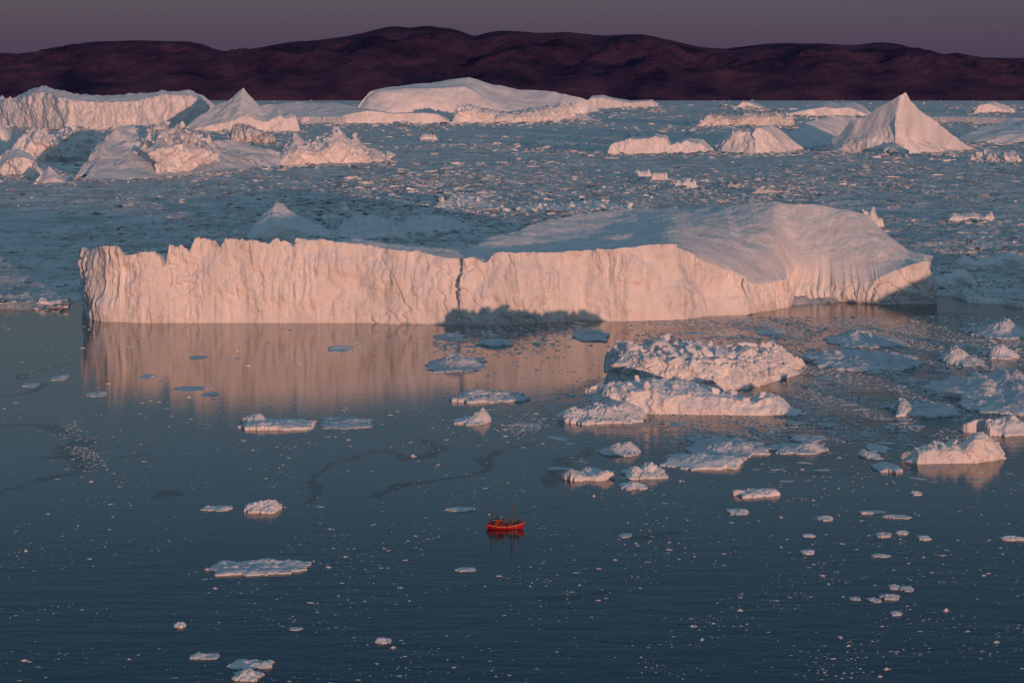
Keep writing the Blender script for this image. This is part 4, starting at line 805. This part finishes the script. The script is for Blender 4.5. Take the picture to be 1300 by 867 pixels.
# ------------------------------------------------------------------ the red boat
bp_ = P(641.4, 671.0)
boat = tag(empty('boat', (bp_.x, bp_.y, 0), math.radians(-4)), 'small red wooden cutter with two masts, alone on the dark water', 'boat')
def bm_obj(name, bm, m, parent, smooth=False):
    me = bpy.data.meshes.new(name); bmesh.ops.recalc_face_normals(bm, faces=bm.faces[:]); bm.to_mesh(me); bm.free()
    me.polygons.foreach_set('use_smooth', np.full(len(me.polygons), smooth)); me.materials.append(m)
    return link(name, me, parent)
def box(bm, c, s, bev=0.0, taper=1.0):
    r = bmesh.ops.create_cube(bm, size=1.0); vs = r['verts']
    for v in vs:
        k = taper if v.co.z > 0 else 1.0
        v.co = Vector((c[0] + v.co.x * s[0] * k, c[1] + v.co.y * s[1] * k, c[2] + v.co.z * s[2]))
    if bev:
        es = list({e for v in vs for e in v.link_edges}); bmesh.ops.bevel(bm, geom=es, offset=bev, segments=1, affect='EDGES')
def tube(bm, a, b, r0, r1=None, n=8):
    a, b = Vector(a), Vector(b); r1 = r0 if r1 is None else r1
    q = (b - a).to_track_quat('Z', 'Y'); A, Bv = [], []
    for i in range(n):
        t = 2 * math.pi * i / n; d = Vector((math.cos(t), math.sin(t), 0))
        A.append(bm.verts.new(a + q @ (d * r0))); Bv.append(bm.verts.new(b + q @ (d * r1)))
    for i in range(n): bm.faces.new((A[i], A[(i + 1) % n], Bv[(i + 1) % n], Bv[i]))
    bm.faces.new(A[::-1]); bm.faces.new(Bv)
HL = 7.0
def half(x):
    s = x / HL; return 2.15 * max(0.0, 1 - abs(s) ** (2.3 if s > 0 else 3.0)) ** (0.85 if s > 0 else 0.6)
def sheer(x):
    s = x / HL; return 1.45 + (1.3 if s > 0 else .62) * s * s
hx = np.linspace(-HL, HL, 41)
def hull_strip(z0f, z1f, k0, k1, n=6):
    rows = []
    for x in hx:
        b = half(x) + .05; ring = []
        for j in range(n + 1):
            t = j / n; z = z0f(x) + (z1f(x) - z0f(x)) * t; k = k0 + (k1 - k0) * t
            xx = x * (0.90 + 0.10 * max(0, min(1, (z + .8) / (sheer(x) + .8)))) if abs(x) > 5 else x
            ring.append((xx, b * k, z))
        rows.append(ring)
    bm = bmesh.new()
    for sg in (-1, 1):
        g = [[bm.verts.new((a, sg * b, z)) for a, b, z in ring] for ring in rows]
        for i in range(len(g) - 1):
            for j in range(n): bm.faces.new((g[i][j], g[i + 1][j], g[i + 1][j + 1], g[i][j + 1]))
    bmesh.ops.remove_doubles(bm, verts=bm.verts[:], dist=.002)
    return bm
bm_obj('bottom', hull_strip(lambda x: -.8, lambda x: .22, .45, .86), M['dark_red'], boat, True)
hull = bm_obj('hull', hull_strip(lambda x: .22, sheer, .865, 1.0, 8), M['red'], boat, True)
for (nm, dz, r, m) in (('rubbing_strake', -.42, .085, 'cream'), ('rail_cap', .02, .10, 'red')):
    bm = bmesh.new()
    for sg in (-1, 1):
        pts = [(x, sg * (half(x) + .05 + (.03 if dz < 0 else 0)), sheer(x) + dz) for x in hx]
        for a, b in zip(pts[:-1], pts[1:]): tube(bm, a, b, r, n=6)
    bm_obj(nm, bm, M[m], boat)
bm = bmesh.new(); g = [[bm.verts.new((x * .985, sg * half(x) * .97, sheer(x) - .22)) for sg in (-1, -.5, 0, .5, 1)] for x in hx]
for i in range(len(g) - 1):
    for j in range(4): bm.faces.new((g[i][j], g[i + 1][j], g[i + 1][j + 1], g[i][j + 1]))
bm_obj('deck', bm, M['deck'], boat)
for (nm, a, b, r) in (('stem_post', (6.75, 0, -.6), (7.15, 0, 3.0), .12), ('stern_post', (-6.6, 0, -.6), (-7.05, 0, 2.25), .12)):
    bm = bmesh.new(); tube(bm, a, b, r, r * .8); bm_obj(nm, bm, M['red'], boat)
bm = bmesh.new(); box(bm, (-2.3, 0, 2.1), (3.5, 2.3, 2.7), .05, .95); wh = bm_obj('wheelhouse', bm, M['orange'], boat)
bm = bmesh.new(); box(bm, (-2.3, 0, 3.53), (3.8, 2.6, .12), .03); bm_obj('roof', bm, M['deck'], wh)
for sg in (-1, 1):
    for x in (-3.35, -2.3, -1.25):
        bm = bmesh.new(); box(bm, (x, sg * 1.11, 2.75), (.62, .06, .62), .02); bm_obj('window', bm, M['glass'], wh)
for y in (-.7, 0, .7):
    bm = bmesh.new(); box(bm, (-.60, y, 2.8), (.06, .5, .6), .02); bm_obj('window', bm, M['glass'], wh)
bm = bmesh.new(); box(bm, (-4.0, -.4, 1.95), (.06, .7, 1.8), .02); bm_obj('door', bm, M['wood'], wh)
bm = bmesh.new(); box(bm, (2.6, 0, 1.35), (3.6, 2.5, .9), .06, .92); ca = bm_obj('fore_cabin', bm, M['orange'], boat)
bm = bmesh.new(); box(bm, (2.6, 0, 1.84), (3.6, 2.45, .08), .02); bm_obj('cabin_top', bm, M['deck'], ca)
bm = bmesh.new(); tube(bm, (-2.9, .5, 3.5), (-2.9, .5, 4.9), .2, .18, 10); bm_obj('funnel', bm, M['blackc'], wh)
bm = bmesh.new(); tube(bm, (-1.6, .2, 3.6), (-1.6, .2, 4.5), .05); box(bm, (-1.6, .2, 4.55), (.12, 1.1, .14), .03); bm_obj('radar', bm, M['white'], wh)
bm = bmesh.new(); bmesh.ops.create_uvsphere(bm, u_segments=10, v_segments=7, radius=.34, matrix=Matrix.Translation((-6.0, 0, 5.35))); tube(bm, (-6.0, 0, 5.1), (-5.5, 0, 4.6), .05); bm_obj('dome_antenna', bm, M['white'], boat, True)
bm = bmesh.new(); tube(bm, (2.4, 0, .7), (2.4, 0, 12.0), .15, .07); fm = bm_obj('mast', bm, M['wood'], boat)
bm = bmesh.new(); tube(bm, (2.1, 0, 2.9), (-.4, 0, 4.6), .07, .05); bm_obj('boom', bm, M['wood'], fm)
bm = bmesh.new(); tube(bm, (2.4, -.9, 8.4), (2.4, .9, 8.4), .05); bm_obj('crosstree', bm, M['wood'], fm)
bm = bmesh.new()
for sg in (-1, 1):
    for dx in (-.75, 0, .75):
        tube(bm, (2.4 + dx, sg * 1.95, sheer(2.4)), (2.4, sg * .05, 10.4), .03, n=4)
    for k in range(1, 9):
        t = k / 11; z = sheer(2.4) + (10.4 - sheer(2.4)) * t; tube(bm, (2.4 - .75 * (1 - t), sg * (1.95 - 1.9 * t), z), (2.4 + .75 * (1 - t), sg * (1.95 - 1.9 * t), z), .022, n=4)
tube(bm, (6.9, 0, 2.9), (2.4, 0, 11.6), .025, n=4)
bm_obj('rigging', bm, M['wood'], fm)
bm = bmesh.new(); tube(bm, (-5.4, 0, .7), (-5.4, 0, 8.6), .12, .06); am = bm_obj('mast', bm, M['wood'], boat)
bm = bmesh.new()
for sg in (-1, 1): tube(bm, (-6.0, sg * 1.3, sheer(-6)), (-5.4, 0, 7.8), .03, n=4); tube(bm, (-4.6, sg * 1.8, sheer(-4.6)), (-5.4, 0, 7.8), .03, n=4)
tube(bm, (-5.4, 0, 8.4), (2.4, 0, 11.8), .02, n=4)
bm_obj('rigging', bm, M['wire'], am)
bm = bmesh.new()
for sg in (-1, 1):
    for x in np.linspace(-5.6, 5.8, 12): tube(bm, (x, sg * (half(x) - .02), sheer(x)), (x, sg * (half(x) - .02), sheer(x) + .55), .028, n=5)
    q = [(x, sg * (half(x) - .02), sheer(x) + .55) for x in np.linspace(-5.6, 5.8, 24)]
    for a, b in zip(q[:-1], q[1:]): tube(bm, a, b, .025, n=5)
bm_obj('guard_rail', bm, M['wire'], boat)
for x in (-3.6, .9, 3.6):
    bm = bmesh.new(); tube(bm, (x, -half(x) - .28, .55), (x, -half(x) - .28, 1.15), .17, .17, 8); bm_obj('fender', bm, M['black'], boat)

# people on board
def person_mesh(name, arms, lean=0.0, mats=()):
    """one continuous skin from joints; arms: (elbow, hand) offsets for right and left"""
    vs, es, rad = [], [], []
    def v(p, r, par=None):
        vs.append(Vector(p)); rad.append(r)
        if par is not None: es.append((par, len(vs) - 1))
        return len(vs) - 1
    pel = v((0, 0, .95), .155); wa = v((0, .01, 1.12), .145, pel); ch = v((0, .01 + lean * .5, 1.34), .165, wa); nk = v((0, .0 + lean, 1.50), .065, ch)
    hd = v((0, -.015 + lean, 1.60), .085, nk); tp = v((0, -.0 + lean, 1.72), .075, hd); v((0, -.105 + lean, 1.625), .022, hd)
    for sg, (el, ha) in zip((-1, 1), arms):
        sh = v((sg * .19, .01 + lean * .8, 1.40), .075, ch); e = v((sg * .19 + sg * el[0], el[1] + lean, 1.40 + el[2]), .055, sh)
        wr = v((sg * .19 + sg * ha[0], ha[1] + lean, 1.40 + ha[2]), .038, e)
        dirv = (vs[wr] - vs[e]).normalized(); side = dirv.cross(Vector((sg, 0.2, 0))).normalized()
        pm = v(vs[wr] + dirv * .07, .036, wr)
        for k, (o_, ln) in enumerate(((-.03, .075), (-.01, .09), (.01, .085), (.03, .065))): v(vs[pm] + side * o_ * 1.2 + dirv * ln + Vector((0, -.02, 0)), .010, pm)
        v(vs[wr] + dirv * .05 + side * -.06, .011, wr)
        hp = v((sg * .10, 0, .88), .105, pel); kn = v((sg * .12, -.02, .50), .075, hp); an = v((sg * .13, .02, .09), .052, kn); v((sg * .14, -.14, .05), .045, an)
    me = bpy.data.meshes.new(name); me.from_pydata([tuple(p) for p in vs], es, []); o = bpy.data.objects.new(name, me); C.objects.link(o)
    sk = o.modifiers.new('skin', 'SKIN')
    for d, r in zip(me.skin_vertices[0].data, rad): d.radius = (r, r * .9)
    me.skin_vertices[0].data[0].use_root = True
    o.modifiers.new('sub', 'SUBSURF').levels = 1
    dg = bpy.context.evaluated_depsgraph_get(); ev = o.evaluated_get(dg); m2 = bpy.data.meshes.new_from_object(ev); bpy.data.objects.remove(o); bpy.data.meshes.remove(me)
    hands = [vs[i] for i in range(len(vs)) if rad[i] in (.036,)]
    for mm in mats: m2.materials.append(M[mm])
    for p in m2.polygons:
        c = p.center; p.use_smooth = True
        if c.z > 1.66 or (c.z > 1.56 and c.y > .03 + lean): i = 3
        elif c.z > 1.51: i = 2
        elif any((c - h).length < .12 for h in hands): i = 2
        elif c.z > .90 or abs(c.x) > .24: i = 1
        else: i = 0
        p.material_index = i
    m2.name = name; return m2
ARM = {'down': ((.06, .02, -.30), (.07, -.06, -.56)), 'rail': ((.08, -.10, -.26), (.02, -.36, -.30)), 'camera': ((.10, -.16, -.24), (-.08, -.26, .06))}
def person(lab, loc, rz, arms, jacket, lean=0.0):
    me = person_mesh('person', [ARM[a] for a in arms], lean, ('trouser', jacket, 'skin', 'blackc'))
    o = link('person', me); o.matrix_world = boat_mw @ Matrix.Translation(loc) @ Matrix.Rotation(rz, 4, 'Z') @ Matrix.Scale(1.18, 4)
    return tag(o, lab, 'person', 'passengers on the red boat')
bpy.context.view_layer.update(); boat_mw = boat.matrix_world.copy()
dz = sheer(0) - .22
for lab, loc, rz, arms, jk, ln in [
    ('person in black standing at the bow of the red boat, rightmost on board', (5.0, -.3, sheer(5.0) - .22), .4, ('rail', 'down'), 'blackc', .03),
    ('person in a red jacket on the fore cabin of the boat', (3.9, -.6, 1.88), -.3, ('camera', 'camera'), 'redc', 0),
    ('person in a grey jacket on the fore cabin just right of the tall mast', (3.2, -.9, 1.88), .2, ('down', 'rail'), 'greyc', .02),
    ('person in a navy jacket standing against the tall mast of the boat', (2.0, -.8, 1.88), .7, ('down', 'down'), 'navy', 0),
    ('person in a brown jacket between the mast and the wheelhouse', (.3, -1.0, dz), -.6, ('rail', 'down'), 'brownc', .03),
    ('person in black beside the front corner of the orange wheelhouse', (-.9, -1.55, dz), .2, ('down', 'rail'), 'blackc', .02),
    ('person in a red jacket leaning on the rail beside the orange wheelhouse', (-2.4, -1.65, dz), 0, ('rail', 'rail'), 'redc', .06),
    ('person in a navy jacket by the rear corner of the orange wheelhouse', (-3.9, -1.4, dz + .1), -.4, ('down', 'down'), 'navy', 0),
    ('person in black at the stern of the red boat near the short mast', (-4.9, -.8, sheer(-4.9) - .22), .5, ('camera', 'camera'), 'blackc', 0),
    ('person in a brown jacket at the very stern of the red boat', (-5.8, -.5, sheer(-5.8) - .22), -.7, ('down', 'rail'), 'brownc', .02),
    ('person in black on the fore cabin behind the one in grey', (3.5, .4, 1.88), .1, ('down', 'down'), 'blackc', 0),
    ('person in black with raised arms near the middle of the red boat', (1.2, -1.3, dz), .2, ('camera', 'camera'), 'blackc', 0),
    ('person in black beside the middle of the orange wheelhouse', (-1.7, -1.7, dz), -.2, ('rail', 'rail'), 'blackc', .04),
    ('person in a grey jacket up at the bow of the red boat', (4.4, .5, sheer(4.4) - .22), -.3, ('down', 'rail'), 'greyc', .02)]:
    person(lab, Vector(loc), rz, arms, jk, ln)
